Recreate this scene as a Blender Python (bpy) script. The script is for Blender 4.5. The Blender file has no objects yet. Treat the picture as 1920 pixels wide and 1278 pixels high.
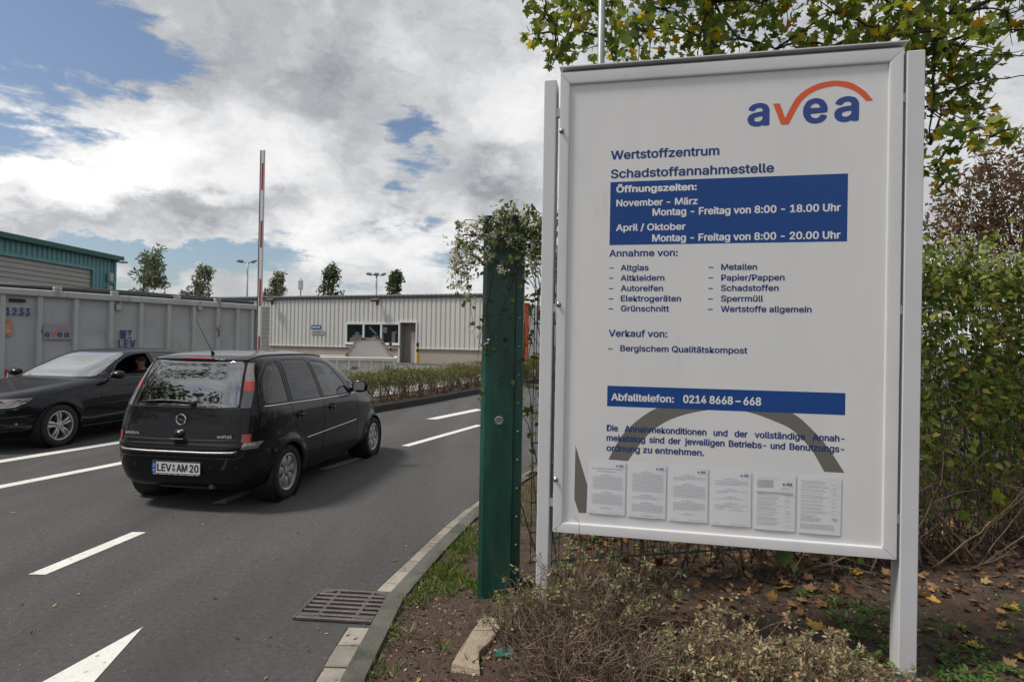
import bpy, math, random, os
import numpy as np
from mathutils import Vector, Matrix, Euler
from mathutils.bvhtree import BVHTree
R = math.radians
SC = bpy.context.scene
COL = SC.collection
rnd = random.Random(7)
npr = np.random.default_rng(11)

# ------------------------------------------------------------------ camera
F_PX, ROLL, HOR, EYE = 1150.0, 0.018, 645.0, 1.75
cam_d = bpy.data.cameras.new('camera'); cam = bpy.data.objects.new('camera', cam_d); COL.objects.link(cam)
cam_d.sensor_width = 36.0; cam_d.sensor_fit = 'HORIZONTAL'; cam_d.lens = 36.0*F_PX/1920
cam_d.clip_start = 0.05; cam_d.clip_end = 3000
cam.matrix_world = (Matrix.Translation((0, 0, EYE)) @ Matrix.Rotation(R(90)+math.atan((HOR-639)/F_PX), 4, 'X')
                    @ Matrix.Rotation(ROLL, 4, 'Z'))
SC.camera = cam
SC.view_settings.view_transform = 'Standard'; SC.view_settings.look = 'None'
SC.view_settings.exposure = 0.52; SC.view_settings.gamma = 1.0
SC.render.engine = 'CYCLES'
SC.cycles.max_bounces = 8; SC.cycles.transparent_max_bounces = 16; SC.cycles.use_denoising = True

def ray(px, py):
    dx, dy = px-960, py-639
    c, s = math.cos(ROLL), math.sin(ROLL)
    return Vector(((c*dx+s*dy)/F_PX, 1.0, -((-s*dx+c*dy)-(HOR-639))/F_PX))
def at(px, py, Y):
    d = ray(px, py); return Vector((0, 0, EYE)) + d*Y
def gnd(px, py, z=0.0):
    d = ray(px, py); return Vector((0, 0, EYE)) + d*((z-EYE)/d.z)

# ------------------------------------------------------------------ sun and sky
SUN_EL, SUN_AZ = R(57), Vector((-0.985, -0.17))          # direction towards the sun, seen from the scene
SUN_AZ.normalize()
sd = bpy.data.lights.new('sun', 'SUN'); sun = bpy.data.objects.new('sun', sd); COL.objects.link(sun)
sd.energy = 2.3; sd.angle = R(11); sd.color = (1.0, 0.93, 0.83)
sun_dir = Vector((SUN_AZ.x*math.cos(SUN_EL), SUN_AZ.y*math.cos(SUN_EL), math.sin(SUN_EL)))
sun.rotation_euler = sun_dir.to_track_quat('Z', 'Y').to_euler()

W = bpy.data.worlds.new('World'); SC.world = W; W.use_nodes = True
def build_sky():
    nt = W.node_tree; N = nt.nodes; Lk = nt.links; N.clear()
    def new(t, **kw):
        n = N.new(t)
        for k, v in kw.items(): setattr(n, k, v)
        return n
    def put(sock, v):
        if isinstance(v, (int, float)): sock.default_value = v
        elif isinstance(v, (tuple, list, Vector)): sock.default_value = tuple(v)
        else: Lk.new(v, sock)
    def m(op, a, b=0.0, c=0.0, clamp=False):
        n = new('ShaderNodeMath', operation=op, use_clamp=clamp); put(n.inputs[0], a); put(n.inputs[1], b); put(n.inputs[2], c); return n.outputs[0]
    def vm(op, a, b=(0, 0, 0), s=None):
        n = new('ShaderNodeVectorMath', operation=op); put(n.inputs[0], a); put(n.inputs[1], b)
        if s is not None: put(n.inputs[3], s)
        return n.outputs['Value'] if op in ('LENGTH', 'DOT_PRODUCT', 'DISTANCE') else n.outputs[0]
    def noise(v, scale, detail, rough=0.55, out='Fac'):
        n = new('ShaderNodeTexNoise'); put(n.inputs['Vector'], v); n.inputs['Scale'].default_value = scale
        n.inputs['Detail'].default_value = detail; n.inputs['Roughness'].default_value = rough; return n.outputs[out]
    def sstep(x, a, b):
        n = new('ShaderNodeMapRange', interpolation_type='SMOOTHSTEP'); put(n.inputs[0], x)
        n.inputs[1].default_value = a; n.inputs[2].default_value = b; n.inputs[3].default_value = 0; n.inputs[4].default_value = 1; return n.outputs[0]
    tc = new('ShaderNodeTexCoord'); D = tc.outputs['Generated']
    # billowing: bend the direction with noise before looking clouds up
    flat = vm('MULTIPLY', D, (1, 1, 1.8))
    w1 = vm('SCALE', vm('SUBTRACT', noise(flat, 3.2, 3, .55, 'Color'), (.5, .5, .5)), s=0.20)
    w2 = vm('SCALE', vm('SUBTRACT', noise(flat, 11.0, 6, .62, 'Color'), (.5, .5, .5)), s=0.155)
    P = vm('ADD', D, vm('ADD', w1, w2))
    Pf = vm('ADD', D, vm('SCALE', w1, s=0.6))
    def lobe(px, py, rx, ry, src=P, soft=1.0):
        c = ray(px, py).normalized()
        # an ellipse on the sky dome round c, rx along the horizon and ry upward (pixels of arc)
        h = Vector((c.y, -c.x, 0)).normalized(); u = h.cross(c).normalized()
        d = vm('SUBTRACT', src, tuple(c))
        a = m('DIVIDE', vm('DOT_PRODUCT', d, tuple(h)), rx/F_PX); b = m('DIVIDE', vm('DOT_PRODUCT', d, tuple(u)), ry/F_PX)
        e = m('DIVIDE', vm('DOT_PRODUCT', d, tuple(c)), 0.35)
        q = m('ADD', m('ADD', m('MULTIPLY', a, a), m('MULTIPLY', b, b)), m('MULTIPLY', e, e))
        return m('POWER', 2.718, m('MULTIPLY', q, -soft))
    def total(base, items, src=P):
        s = base
        for (px, py, rx, ry, wt) in items: s = m('ADD', s, m('MULTIPLY', lobe(px, py, rx, ry, src), wt))
        return s
    fb = noise(flat, 4.0, 8, .58)
    rot = new('ShaderNodeMapping'); put(rot.inputs['Vector'], D); rot.inputs['Rotation'].default_value = (0, R(-33), 0); rot.inputs['Scale'].default_value = (1.6, 3, 9.0)
    wisp = noise(rot.outputs[0], 4.0, 8, .64)
    cover = total(m('ADD', m('MULTIPLY', m('SUBTRACT', fb, .5), 1.5), 0.74), [
        (190, 55, 200, 80, -.92), (300, 140, 170, 50, -.75), (60, 215, 140, 60, -.72), (180, 205, 110, 45, -.45), (30, 60, 110, 70, -.5),
        (770, 255, 95, 80, -.85), (850, 290, 100, 34, -.75), (700, 402, 190, 22, -.66), (60, 430, 170, 40, -.80), (280, 462, 230, 28, -.80), (430, 505, 200, 22, -.45),
        (35, 345, 40, 22, -.7),
        (150, 300, 170, 95, .9), (420, 250, 260, 150, .75), (620, 130, 300, 150, .8), (300, 375, 260, 40, .8), (950, 250, 120, 150, .7), (130, 130, 170, 30, .30), (1850, 250, 300, 250, .4)])
    cover = m('ADD', cover, m('MULTIPLY', m('SUBTRACT', wisp, .5), 2.5))
    mask = sstep(cover, 0.20, 0.76)
    # light and shade inside the cloud layer: sunlit tops, grey undersides
    fb2 = noise(vm('ADD', P, (0.02, 0.01, -0.03)), 6.0, 8, .6)
    shade = total(m('ADD', m('MULTIPLY', m('SUBTRACT', fb2, .5), 1.15), 0.72), [
        (130, 275, 150, 75, .50), (300, 310, 170, 60, .32), (560, 280, 170, 70, .22), (960, 250, 90, 100, .32), (420, 60, 110, 60, .14), (620, 440, 230, 34, .24), (780, 470, 200, 40, .26),
        (300, 388, 240, 32, -.40), (610, 90, 190, 110, -.22), (560, 170, 200, 60, -.14), (660, 285, 80, 60, -.16), (960, 350, 95, 42, -.42), (880, 60, 190, 110, .06), (480, 375, 110, 28, -.16),
        (1830, 250, 200, 200, .05)])
    ramp = new('ShaderNodeValToRGB'); Lk.new(m('MULTIPLY', shade, .8, clamp=True), ramp.inputs[0])
    el = ramp.color_ramp.elements
    el[0].position = .0; el[0].color = (.16, .18, .21, 1); el[1].position = 1.0; el[1].color = (.98, .97, .95, 1)
    e = el.new(.30); e.color = (.30, .32, .345, 1); e = el.new(.52); e.color = (.50, .515, .535, 1); e = el.new(.75); e.color = (.76, .765, .775, 1)
    sky = new('ShaderNodeTexSky', sky_type='NISHITA'); sky.sun_disc = False; sky.sun_elevation = SUN_EL
    sky.sun_rotation = math.atan2(SUN_AZ.x, SUN_AZ.y); sky.air_density = 1.0; sky.dust_density = 1.4; sky.ozone_density = 1.6
    b1 = new('ShaderNodeBackground'); Lk.new(sky.outputs[0], b1.inputs[0]); b1.inputs[1].default_value = 0.072
    b2 = new('ShaderNodeBackground'); Lk.new(ramp.outputs[0], b2.inputs[0]); b2.inputs[1].default_value = 0.74
    mx = new('ShaderNodeMixShader'); Lk.new(mask, mx.inputs[0]); Lk.new(b1.outputs[0], mx.inputs[1]); Lk.new(b2.outputs[0], mx.inputs[2])
    out = new('ShaderNodeOutputWorld'); Lk.new(mx.outputs[0], out.inputs[0])
build_sky()
W.cycles.sampling_method = 'MANUAL'; W.cycles.sample_map_resolution = 512

# ------------------------------------------------------------------ helpers
def tag(o, label=None, cat=None, group=None, kind=None):
    if label: o['label'] = label
    if cat: o['category'] = cat
    if group: o['group'] = group
    if kind: o['kind'] = kind
    return o
def thing(name, label, cat, loc=(0, 0, 0), rotz=0.0, group=None):
    o = bpy.data.objects.new(name, None); COL.objects.link(o); o.location = loc; o.rotation_euler = (0, 0, rotz)
    o.empty_display_size = .1
    return tag(o, label, cat, group)
class MB:
    """collects vertices and faces; build() links them as one mesh object"""
    def __init__(s): s.v = []; s.f = []; s.mi = []; s.cur = 0; s.M = None
    def add(s, vs, fs):
        b = len(s.v)
        if s.M is not None: vs = [s.M @ Vector(p) for p in vs]
        s.v.extend([tuple(p) for p in vs]); s.f.extend([tuple(i+b for i in f) for f in fs]); s.mi.extend([s.cur]*len(fs)); return s
    def box(s, c, size, rot=None, bev=0.0):
        hx, hy, hz = [q/2 for q in size]
        if bev > 0:
            bev = min(bev, .45*min(size)); vs = []; fs = []
            a = [(sx*hx, sy*hy, sz*hz) for sx in (-1, 1) for sy in (-1, 1) for sz in (-1, 1)]
            idx = {}
            for sx in (-1, 1):
                for sy in (-1, 1):
                    for sz in (-1, 1):
                        for ax in range(3):
                            p = [sx*(hx-bev), sy*(hy-bev), sz*(hz-bev)]; p[ax] = (sx*hx, sy*hy, sz*hz)[ax]
                            idx[(sx, sy, sz, ax)] = len(vs); vs.append(p)
            for ax in range(3):
                o1, o2 = [k for k in range(3) if k != ax]
                for sg in (-1, 1):
                    q = []
                    for (a1, a2) in ((-1, -1), (1, -1), (1, 1), (-1, 1)):
                        sgn = [0, 0, 0]; sgn[ax] = sg; sgn[o1] = a1; sgn[o2] = a2; q.append(idx[(*sgn, ax)])
                    fs.append(q)
            for ax in range(3):
                o1, o2 = [k for k in range(3) if k != ax]
                for a1 in (-1, 1):
                    for a2 in (-1, 1):
                        s0 = [0, 0, 0]; s0[o1] = a1; s0[o2] = a2; s1 = list(s0); s0[ax] = -1; s1[ax] = 1
                        fs.append([idx[(*s0, o1)], idx[(*s1, o1)], idx[(*s1, o2)], idx[(*s0, o2)]])
            for k in a:
                sg = tuple(1 if q > 0 else -1 for q in k); fs.append([idx[(*sg, 0)], idx[(*sg, 1)], idx[(*sg, 2)]])
        else:
            vs = [(-hx, -hy, -hz), (hx, -hy, -hz), (hx, hy, -hz), (-hx, hy, -hz), (-hx, -hy, hz), (hx, -hy, hz), (hx, hy, hz), (-hx, hy, hz)]
            fs = [(0, 3, 2, 1), (4, 5, 6, 7), (0, 1, 5, 4), (1, 2, 6, 5), (2, 3, 7, 6), (3, 0, 4, 7)]
        m = Matrix.Translation(c)
        if rot is not None: m = m @ (Euler(rot).to_matrix().to_4x4() if not isinstance(rot, Matrix) else rot.to_4x4())
        return s.add([m @ Vector(p) for p in vs], fs)
    def bar(s, a, b, w, h, up=(0, 0, 1)):
        a, b = Vector(a), Vector(b); d = (b-a); L = d.length; d = d/L
        u = Vector(up); x = d.cross(u)
        if x.length < 1e-4: x = d.cross(Vector((1, 0, 0)))
        x.normalize(); u = x.cross(d)
        return s.add([a+x*sx*w/2+u*sy*h/2+d*t for t in (0, L) for (sx, sy) in ((-1, -1), (1, -1), (1, 1), (-1, 1))],
                     [(0, 1, 2, 3), (7, 6, 5, 4), (0, 4, 5, 1), (1, 5, 6, 2), (2, 6, 7, 3), (3, 7, 4, 0)])
    def tube(s, pts, r, n=8, caps=True, closed=False):
        pts = [Vector(p) for p in pts]; k = len(pts); rr = r if isinstance(r, (list, tuple)) else [r]*k
        vs = []; fs = []; prev = None
        for i, p in enumerate(pts):
            if closed: d = pts[(i+1) % k]-pts[i-1]
            else: d = pts[min(i+1, k-1)]-pts[max(i-1, 0)]
            if d.length < 1e-9: d = Vector((0, 0, 1))
            d.normalize()
            if prev is None:
                x = d.cross(Vector((0, 0, 1)))
                if x.length < .05: x = d.cross(Vector((0, 1, 0)))
            else: x = prev-d*prev.dot(d)
            x.normalize(); prev = x; y = d.cross(x)
            for j in range(n):
                a = 2*math.pi*j/n; vs.append(p+(x*math.cos(a)+y*math.sin(a))*rr[i])
        for i in range(k if closed else k-1):
            i2 = (i+1) % k
            for j in range(n):
                j2 = (j+1) % n; fs.append((i*n+j, i*n+j2, i2*n+j2, i2*n+j))
        if caps and not closed: fs.append(tuple(range(n-1, -1, -1))); fs.append(tuple((k-1)*n+j for j in range(n)))
        return s.add(vs, fs)
    def lathe(s, prof, n=24, axis='z', c=(0, 0, 0), a0=0, a1=2*math.pi, cap=False):
        full = abs(a1-a0-2*math.pi) < 1e-6; vs = []; fs = []; k = len(prof); nn = n if full else n+1
        for j in range(nn):
            a = a0+(a1-a0)*j/n
            for (r, h) in prof:
                p = (r*math.cos(a), r*math.sin(a), h)
                if axis == 'y': p = (p[0], h, p[1])
                elif axis == 'x': p = (h, p[0], p[1])
                vs.append((p[0]+c[0], p[1]+c[1], p[2]+c[2]))
        for j in range(n):
            j2 = (j+1) % nn
            for i in range(k-1): fs.append((j*k+i, j*k+i+1, j2*k+i+1, j2*k+i))
        return s.add(vs, fs)
    def prism(s, poly, y0, y1, plane='xz'):
        n = len(poly)
        def P(a, b, t): return {'xz': (a, t, b), 'xy': (a, b, t), 'yz': (t, a, b)}[plane]
        return s.add([P(a, b, y0) for a, b in poly]+[P(a, b, y1) for a, b in poly],
                     [tuple(range(n-1, -1, -1)), tuple(range(n, 2*n))]+[(i, (i+1) % n, n+(i+1) % n, n+i) for i in range(n)])
    def quad(s, *p): return s.add(p, [tuple(range(len(p)))])
    def grid(s, fn, nu, nv):
        return s.add([fn(i/nu, j/nv) for i in range(nu+1) for j in range(nv+1)],
                     [(i*(nv+1)+j, (i+1)*(nv+1)+j, (i+1)*(nv+1)+j+1, i*(nv+1)+j+1) for i in range(nu) for j in range(nv)])
    def build(s, name, mat, parent=None, smooth=False, angle=None, loc=None):
        me = bpy.data.meshes.new(name); me.from_pydata(s.v, [], s.f)
        mats = mat if isinstance(mat, (list, tuple)) else [mat]
        for q in mats: me.materials.append(q)
        if len(mats) > 1: me.polygons.foreach_set('material_index', s.mi)
        me.validate(); me.update()
        o = bpy.data.objects.new(name, me); COL.objects.link(o)
        if parent is not None: o.parent = parent
        if loc is not None: o.location = loc
        if smooth or angle:
            me.polygons.foreach_set('use_smooth', [True]*len(me.polygons))
            if angle: me.set_sharp_from_angle(angle=R(angle))
        return o
def copy_tree(o, parent=None):
    c = o.copy(); COL.objects.link(c); c.parent = parent
    for ch in list(o.children): copy_tree(ch, c)
    return c
def arr_mesh(name, V, Fc, mat, parent=None, mi=None):
    """mesh from numpy arrays: V (n,3); Fc list of (m,k) index arrays"""
    me = bpy.data.meshes.new(name); V = np.asarray(V, dtype=np.float32); me.vertices.add(len(V)); me.vertices.foreach_set('co', V.ravel())
    if not isinstance(Fc, list): Fc = [Fc]
    loops = np.concatenate([f.ravel() for f in Fc]).astype(np.int32); sizes = np.concatenate([np.full(len(f), f.shape[1]) for f in Fc]).astype(np.int32)
    me.loops.add(len(loops)); me.loops.foreach_set('vertex_index', loops); me.polygons.add(len(sizes))
    st = np.concatenate([[0], np.cumsum(sizes)[:-1]]).astype(np.int32); me.polygons.foreach_set('loop_start', st)
    for q in (mat if isinstance(mat, list) else [mat]): me.materials.append(q)
    if mi is not None: me.polygons.foreach_set('material_index', np.asarray(mi, dtype=np.int32))
    me.update(calc_edges=True); me.validate()
    o = bpy.data.objects.new(name, me); COL.objects.link(o)
    if parent is not None: o.parent = parent
    return o

# ------------------------------------------------------------------ materials
MATS = {}
def hexc(r, g, b):
    f = lambda c: (c/255/12.92) if c/255 <= .04045 else ((c/255+.055)/1.055)**2.4
    return (f(r), f(g), f(b))
def mat(name, col, rough=.6, metal=0.0, var=.0, vscale=6.0, bump=0.0, bscale=40.0, spec=.5, col2=None, c2lo=.55, c2hi=.7, c2scale=3.0, coat=0.0, emit=None, stretch=(1, 1, 1), c3=None):
    """painted or natural surface: base colour with a noise variation, an optional second colour in patches, optional bump"""
    m = bpy.data.materials.new(name); m.use_nodes = True; nt = m.node_tree; N = nt.nodes; L = nt.links
    b = N['Principled BSDF']; b.inputs['Roughness'].default_value = rough; b.inputs['Metallic'].default_value = metal
    b.inputs['Specular IOR Level'].default_value = spec; b.inputs['Coat Weight'].default_value = coat; b.inputs['Coat Roughness'].default_value = .03
    b.inputs['Base Color'].default_value = (*col, 1)
    tc = N.new('ShaderNodeTexCoord'); mp = N.new('ShaderNodeMapping'); mp.inputs['Scale'].default_value = stretch; L.new(tc.outputs['Object'], mp.inputs[0]); CO = mp.outputs[0]
    last = None
    if var > 0:
        n = N.new('ShaderNodeTexNoise'); n.inputs['Scale'].default_value = vscale; n.inputs['Detail'].default_value = 6; n.inputs['Roughness'].default_value = .65; L.new(CO, n.inputs[0])
        r = N.new('ShaderNodeMapRange'); L.new(n.outputs[0], r.inputs[0]); r.inputs[1].default_value = .25; r.inputs[2].default_value = .75; r.inputs[3].default_value = 1-var; r.inputs[4].default_value = 1+var
        x = N.new('ShaderNodeMix'); x.data_type = 'RGBA'; x.blend_type = 'MULTIPLY'; x.inputs[0].default_value = 1; x.inputs[6].default_value = (*col, 1)
        cb = N.new('ShaderNodeCombineColor'); [L.new(r.outputs[0], cb.inputs[k]) for k in range(3)]; L.new(cb.outputs[0], x.inputs[7]); last = x.outputs[2]
    def patches(c2, lo, hi, sc, last, seed):
        n = N.new('ShaderNodeTexNoise'); n.inputs['Scale'].default_value = sc; n.inputs['Detail'].default_value = 9; n.inputs['Roughness'].default_value = .68
        mp2 = N.new('ShaderNodeMapping'); mp2.inputs['Location'].default_value = (seed, seed*2, seed*3); L.new(CO, mp2.inputs[0]); L.new(mp2.outputs[0], n.inputs[0])
        r = N.new('ShaderNodeMapRange'); r.interpolation_type = 'SMOOTHSTEP'; L.new(n.outputs[0], r.inputs[0]); r.inputs[1].default_value = lo; r.inputs[2].default_value = hi
        x = N.new('ShaderNodeMix'); x.data_type = 'RGBA'; L.new(r.outputs[0], x.inputs[0])
        if last is None: x.inputs[6].default_value = (*col, 1)
        else: L.new(last, x.inputs[6])
        x.inputs[7].default_value = (*c2, 1); return x.outputs[2]
    if col2 is not None: last = patches(col2, c2lo, c2hi, c2scale, last, 0.0)
    if c3 is not None: last = patches(c3[0], c3[1], c3[2], c3[3], last, 5.3)
    if last is not None: L.new(last, b.inputs['Base Color'])
    if bump > 0:
        n = N.new('ShaderNodeTexNoise'); n.inputs['Scale'].default_value = bscale; n.inputs['Detail'].default_value = 5; L.new(CO, n.inputs[0])
        u = N.new('ShaderNodeBump'); u.inputs['Strength'].default_value = bump; u.inputs['Distance'].default_value = .02; L.new(n.outputs[0], u.inputs['Height']); L.new(u.outputs[0], b.inputs['Normal'])
    if emit: b.inputs['Emission Color'].default_value = (*emit[:3], 1); b.inputs['Emission Strength'].default_value = emit[3]
    MATS[name] = m; return m
def leafmat(name, stops, rough=.55, trans=.35, spec=.3):
    """leaves: every leaf (mesh island) takes its own colour from the stops, light shines through"""
    m = bpy.data.materials.new(name); m.use_nodes = True; nt = m.node_tree; N = nt.nodes; L = nt.links
    b = N['Principled BSDF']; b.inputs['Roughness'].default_value = rough; b.inputs['Specular IOR Level'].default_value = spec
    g = N.new('ShaderNodeNewGeometry'); rp = N.new('ShaderNodeValToRGB'); L.new(g.outputs['Random Per Island'], rp.inputs[0])
    el = rp.color_ramp.elements; el[0].position = stops[0][0]; el[0].color = (*stops[0][1], 1); el[1].position = stops[-1][0]; el[1].color = (*stops[-1][1], 1)
    for p, c in stops[1:-1]: e = el.new(p); e.color = (*c, 1)
    L.new(rp.outputs[0], b.inputs['Base Color'])
    if trans > 0:
        t = N.new('ShaderNodeBsdfTranslucent'); hs = N.new('ShaderNodeHueSaturation'); hs.inputs['Value'].default_value = 1.7; hs.inputs['Saturation'].default_value = 1.1
        L.new(rp.outputs[0], hs.inputs['Color']); L.new(hs.outputs[0], t.inputs[0])
        mx = N.new('ShaderNodeMixShader'); mx.inputs[0].default_value = trans; L.new(b.outputs[0], mx.inputs[1]); L.new(t.outputs[0], mx.inputs[2])
        L.new(mx.outputs[0], N['Material Output'].inputs[0])
    MATS[name] = m; return m
def glassmat(name, tint, clear, refl=.06, rough=.02):
    """window glass: part see-through, part dark tint, with a mirror reflection that grows at grazing angles"""
    m = bpy.data.materials.new(name); m.use_nodes = True; nt = m.node_tree; N = nt.nodes; L = nt.links; N.remove(N['Principled BSDF'])
    tr = N.new('ShaderNodeBsdfTransparent'); tr.inputs[0].default_value = (*[c*clear for c in tint], 1)
    gl = N.new('ShaderNodeBsdfGlossy'); gl.inputs['Roughness'].default_value = rough; gl.inputs[0].default_value = (1, 1, 1, 1)
    lw = N.new('ShaderNodeFresnel'); lw.inputs[0].default_value = 1.5
    mr = N.new('ShaderNodeMapRange'); L.new(lw.outputs[0], mr.inputs[0]); mr.inputs[1].default_value = .04; mr.inputs[2].default_value = 1; mr.inputs[3].default_value = refl; mr.inputs[4].default_value = 1
    mx = N.new('ShaderNodeMixShader'); L.new(mr.outputs[0], mx.inputs[0]); L.new(tr.outputs[0], mx.inputs[1]); L.new(gl.outputs[0], mx.inputs[2]); L.new(mx.outputs[0], N['Material Output'].inputs[0])
    MATS[name] = m; return m
# ------------------------------------------------------------------ ground, road, kerbs
def sm(a, b, x): t = min(1, max(0, (x-a)/(b-a))); return t*t*(3-2*t)
def gz(x, y): return .36*sm(18, 42, y)
def asphalt(name, c1, c2, speck):
    m = mat(name, c1, rough=.88, var=.14, vscale=1.1, bump=.0, spec=.3); nt = m.node_tree; N = nt.nodes; L = nt.links; b = N['Principled BSDF']
    prev = b.inputs['Base Color'].links[0].from_socket; co = [n for n in N if n.type == 'MAPPING'][0].outputs[0]
    def mixc(fac, a, c):
        x = N.new('ShaderNodeMix'); x.data_type = 'RGBA'; L.new(fac, x.inputs[0]); L.new(a, x.inputs[6]); x.inputs[7].default_value = (*c, 1); return x.outputs[2]
    n = N.new('ShaderNodeTexNoise'); n.inputs['Scale'].default_value = 140; n.inputs['Detail'].default_value = 4; n.inputs['Roughness'].default_value = .7; L.new(co, n.inputs[0])
    r = N.new('ShaderNodeMapRange'); L.new(n.outputs[0], r.inputs[0]); r.inputs[1].default_value = .35; r.inputs[2].default_value = .7
    prev = mixc(r.outputs[0], prev, c2)
    n6 = N.new('ShaderNodeTexNoise'); n6.inputs['Scale'].default_value = 26; n6.inputs['Detail'].default_value = 5; n6.inputs['Roughness'].default_value = .75; L.new(co, n6.inputs[0])
    r6 = N.new('ShaderNodeMapRange'); L.new(n6.outputs[0], r6.inputs[0]); r6.inputs[1].default_value = .40; r6.inputs[2].default_value = .66; r6.inputs[4].default_value = .55; prev = mixc(r6.outputs[0], prev, tuple(q*.55 for q in c1))
    v = N.new('ShaderNodeTexVoronoi'); v.inputs['Scale'].default_value = 34; L.new(co, v.inputs['Vector'])
    r2 = N.new('ShaderNodeMapRange'); L.new(v.outputs['Distance'], r2.inputs[0]); r2.inputs[1].default_value = .20; r2.inputs[2].default_value = .08
    sp = N.new('ShaderNodeSeparateColor'); L.new(v.outputs['Color'], sp.inputs[0])
    g = N.new('ShaderNodeMath'); g.operation = 'GREATER_THAN'; L.new(sp.outputs[0], g.inputs[0]); g.inputs[1].default_value = .93
    mu = N.new('ShaderNodeMath'); mu.operation = 'MULTIPLY'; L.new(r2.outputs[0], mu.inputs[0]); L.new(g.outputs[0], mu.inputs[1])
    prev = mixc(mu.outputs[0], prev, speck)
    # worn wheel tracks and old stains, long in the driving direction
    mp = N.new('ShaderNodeMapping'); mp.inputs['Scale'].default_value = (1.0, .16, 1); mp.inputs['Rotation'].default_value = (0, 0, R(12)); L.new(co, mp.inputs[0])
    n3 = N.new('ShaderNodeTexNoise'); n3.inputs['Scale'].default_value = 1.3; n3.inputs['Detail'].default_value = 5; L.new(mp.outputs[0], n3.inputs[0])
    r3 = N.new('ShaderNodeMapRange'); L.new(n3.outputs[0], r3.inputs[0]); r3.inputs[1].default_value = .42; r3.inputs[2].default_value = .68; r3.inputs[3].default_value = 0; r3.inputs[4].default_value = .55
    prev = mixc(r3.outputs[0], prev, tuple(q*.62 for q in c1))
    wv = N.new('ShaderNodeTexNoise'); wv.inputs['Scale'].default_value = 2.2; wv.inputs['Detail'].default_value = 4; L.new(co, wv.inputs[0])
    ad = N.new('ShaderNodeMix'); ad.data_type = 'VECTOR'; ad.inputs[0].default_value = .16; L.new(co, ad.inputs[4]); L.new(wv.outputs['Color'], ad.inputs[5])
    vc = N.new('ShaderNodeTexVoronoi'); vc.feature = 'DISTANCE_TO_EDGE'; vc.inputs['Scale'].default_value = .42; L.new(ad.outputs[1], vc.inputs['Vector'])
    rc = N.new('ShaderNodeMapRange'); L.new(vc.outputs['Distance'], rc.inputs[0]); rc.inputs[1].default_value = .0028; rc.inputs[2].default_value = .0008
    nm = N.new('ShaderNodeTexNoise'); nm.inputs['Scale'].default_value = .55; L.new(co, nm.inputs[0]); rm = N.new('ShaderNodeMapRange'); L.new(nm.outputs[0], rm.inputs[0]); rm.inputs[1].default_value = .52; rm.inputs[2].default_value = .60; rm.inputs[4].default_value = .22
    mm = N.new('ShaderNodeMath'); mm.operation = 'MULTIPLY'; L.new(rc.outputs[0], mm.inputs[0]); L.new(rm.outputs[0], mm.inputs[1]); prev = mixc(mm.outputs[0], prev, (.022, .021, .02))
    n5 = N.new('ShaderNodeTexNoise'); n5.inputs['Scale'].default_value = 3.4; n5.inputs['Detail'].default_value = 7; n5.inputs['Roughness'].default_value = .7; L.new(co, n5.inputs[0])
    r5 = N.new('ShaderNodeMapRange'); L.new(n5.outputs[0], r5.inputs[0]); r5.inputs[1].default_value = .60; r5.inputs[2].default_value = .74; r5.inputs[4].default_value = .5; prev = mixc(r5.outputs[0], prev, tuple(q*1.7 for q in c1))
    L.new(prev, b.inputs['Base Color'])
    u = N.new('ShaderNodeBump'); u.inputs['Strength'].default_value = .9; u.inputs['Distance'].default_value = .010; L.new(n.outputs[0], u.inputs['Height']); L.new(u.outputs[0], b.inputs['Normal'])
    return m
M_asph = asphalt('asphalt', (.076, .075, .076), (.170, .167, .167), (.36, .35, .33))
M_yard = asphalt('yard_paving', (.21, .205, .195), (.27, .265, .25), (.4, .38, .35))
M_ground = mat('far_ground', (.09, .10, .06), rough=.95, var=.3, vscale=.2)
M_line = mat('road_paint', (.70, .69, .66), rough=.75, var=.10, vscale=5, bump=.25, bscale=60, col2=(.22, .22, .22), c2lo=.56, c2hi=.70, c2scale=22)
M_line_worn = mat('worn_road_paint', (.42, .41, .39), rough=.8, var=.2, vscale=8, col2=(.10, .10, .10), c2lo=.46, c2hi=.62, c2scale=16)
M_gutter = mat('gutter_concrete', (.31, .285, .25), rough=.85, var=.22, vscale=9, bump=.35, bscale=90, col2=(.16, .15, .13), c2lo=.52, c2hi=.75, c2scale=5)
def per_block(m, lo, hi):
    nt = m.node_tree; N = nt.nodes; L = nt.links; b = N['Principled BSDF']; src = b.inputs['Base Color'].links[0].from_socket
    g = N.new('ShaderNodeNewGeometry'); r = N.new('ShaderNodeMapRange'); L.new(g.outputs['Random Per Island'], r.inputs[0]); r.inputs[3].default_value = lo; r.inputs[4].default_value = hi
    cb = N.new('ShaderNodeCombineColor'); [L.new(r.outputs[0], cb.inputs[k]) for k in range(3)]
    x = N.new('ShaderNodeMix'); x.data_type = 'RGBA'; x.blend_type = 'MULTIPLY'; x.inputs[0].default_value = 1; L.new(src, x.inputs[6]); L.new(cb.outputs[0], x.inputs[7]); L.new(x.outputs[2], b.inputs['Base Color'])
per_block(M_gutter, .72, 1.15)
M_kerb = mat('kerb_concrete', (.115, .11, .10), rough=.85, var=.25, vscale=6, bump=.35, bscale=70, col2=(.06, .065, .045), c2lo=.45, c2hi=.66, c2scale=4, c3=((.30, .29, .27), .66, .76, 9))
per_block(M_kerb, .8, 1.1)
M_kerb_black = mat('black_kerb', (.018, .018, .018), rough=.7, var=.3, vscale=3)
M_soil = mat('soil', (.068, .044, .031), rough=.95, var=.35, vscale=9, bump=1.0, bscale=55, col2=(.14, .10, .07), c2lo=.52, c2hi=.72, c2scale=16, c3=((.028, .019, .015), .5, .65, 7))

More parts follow.
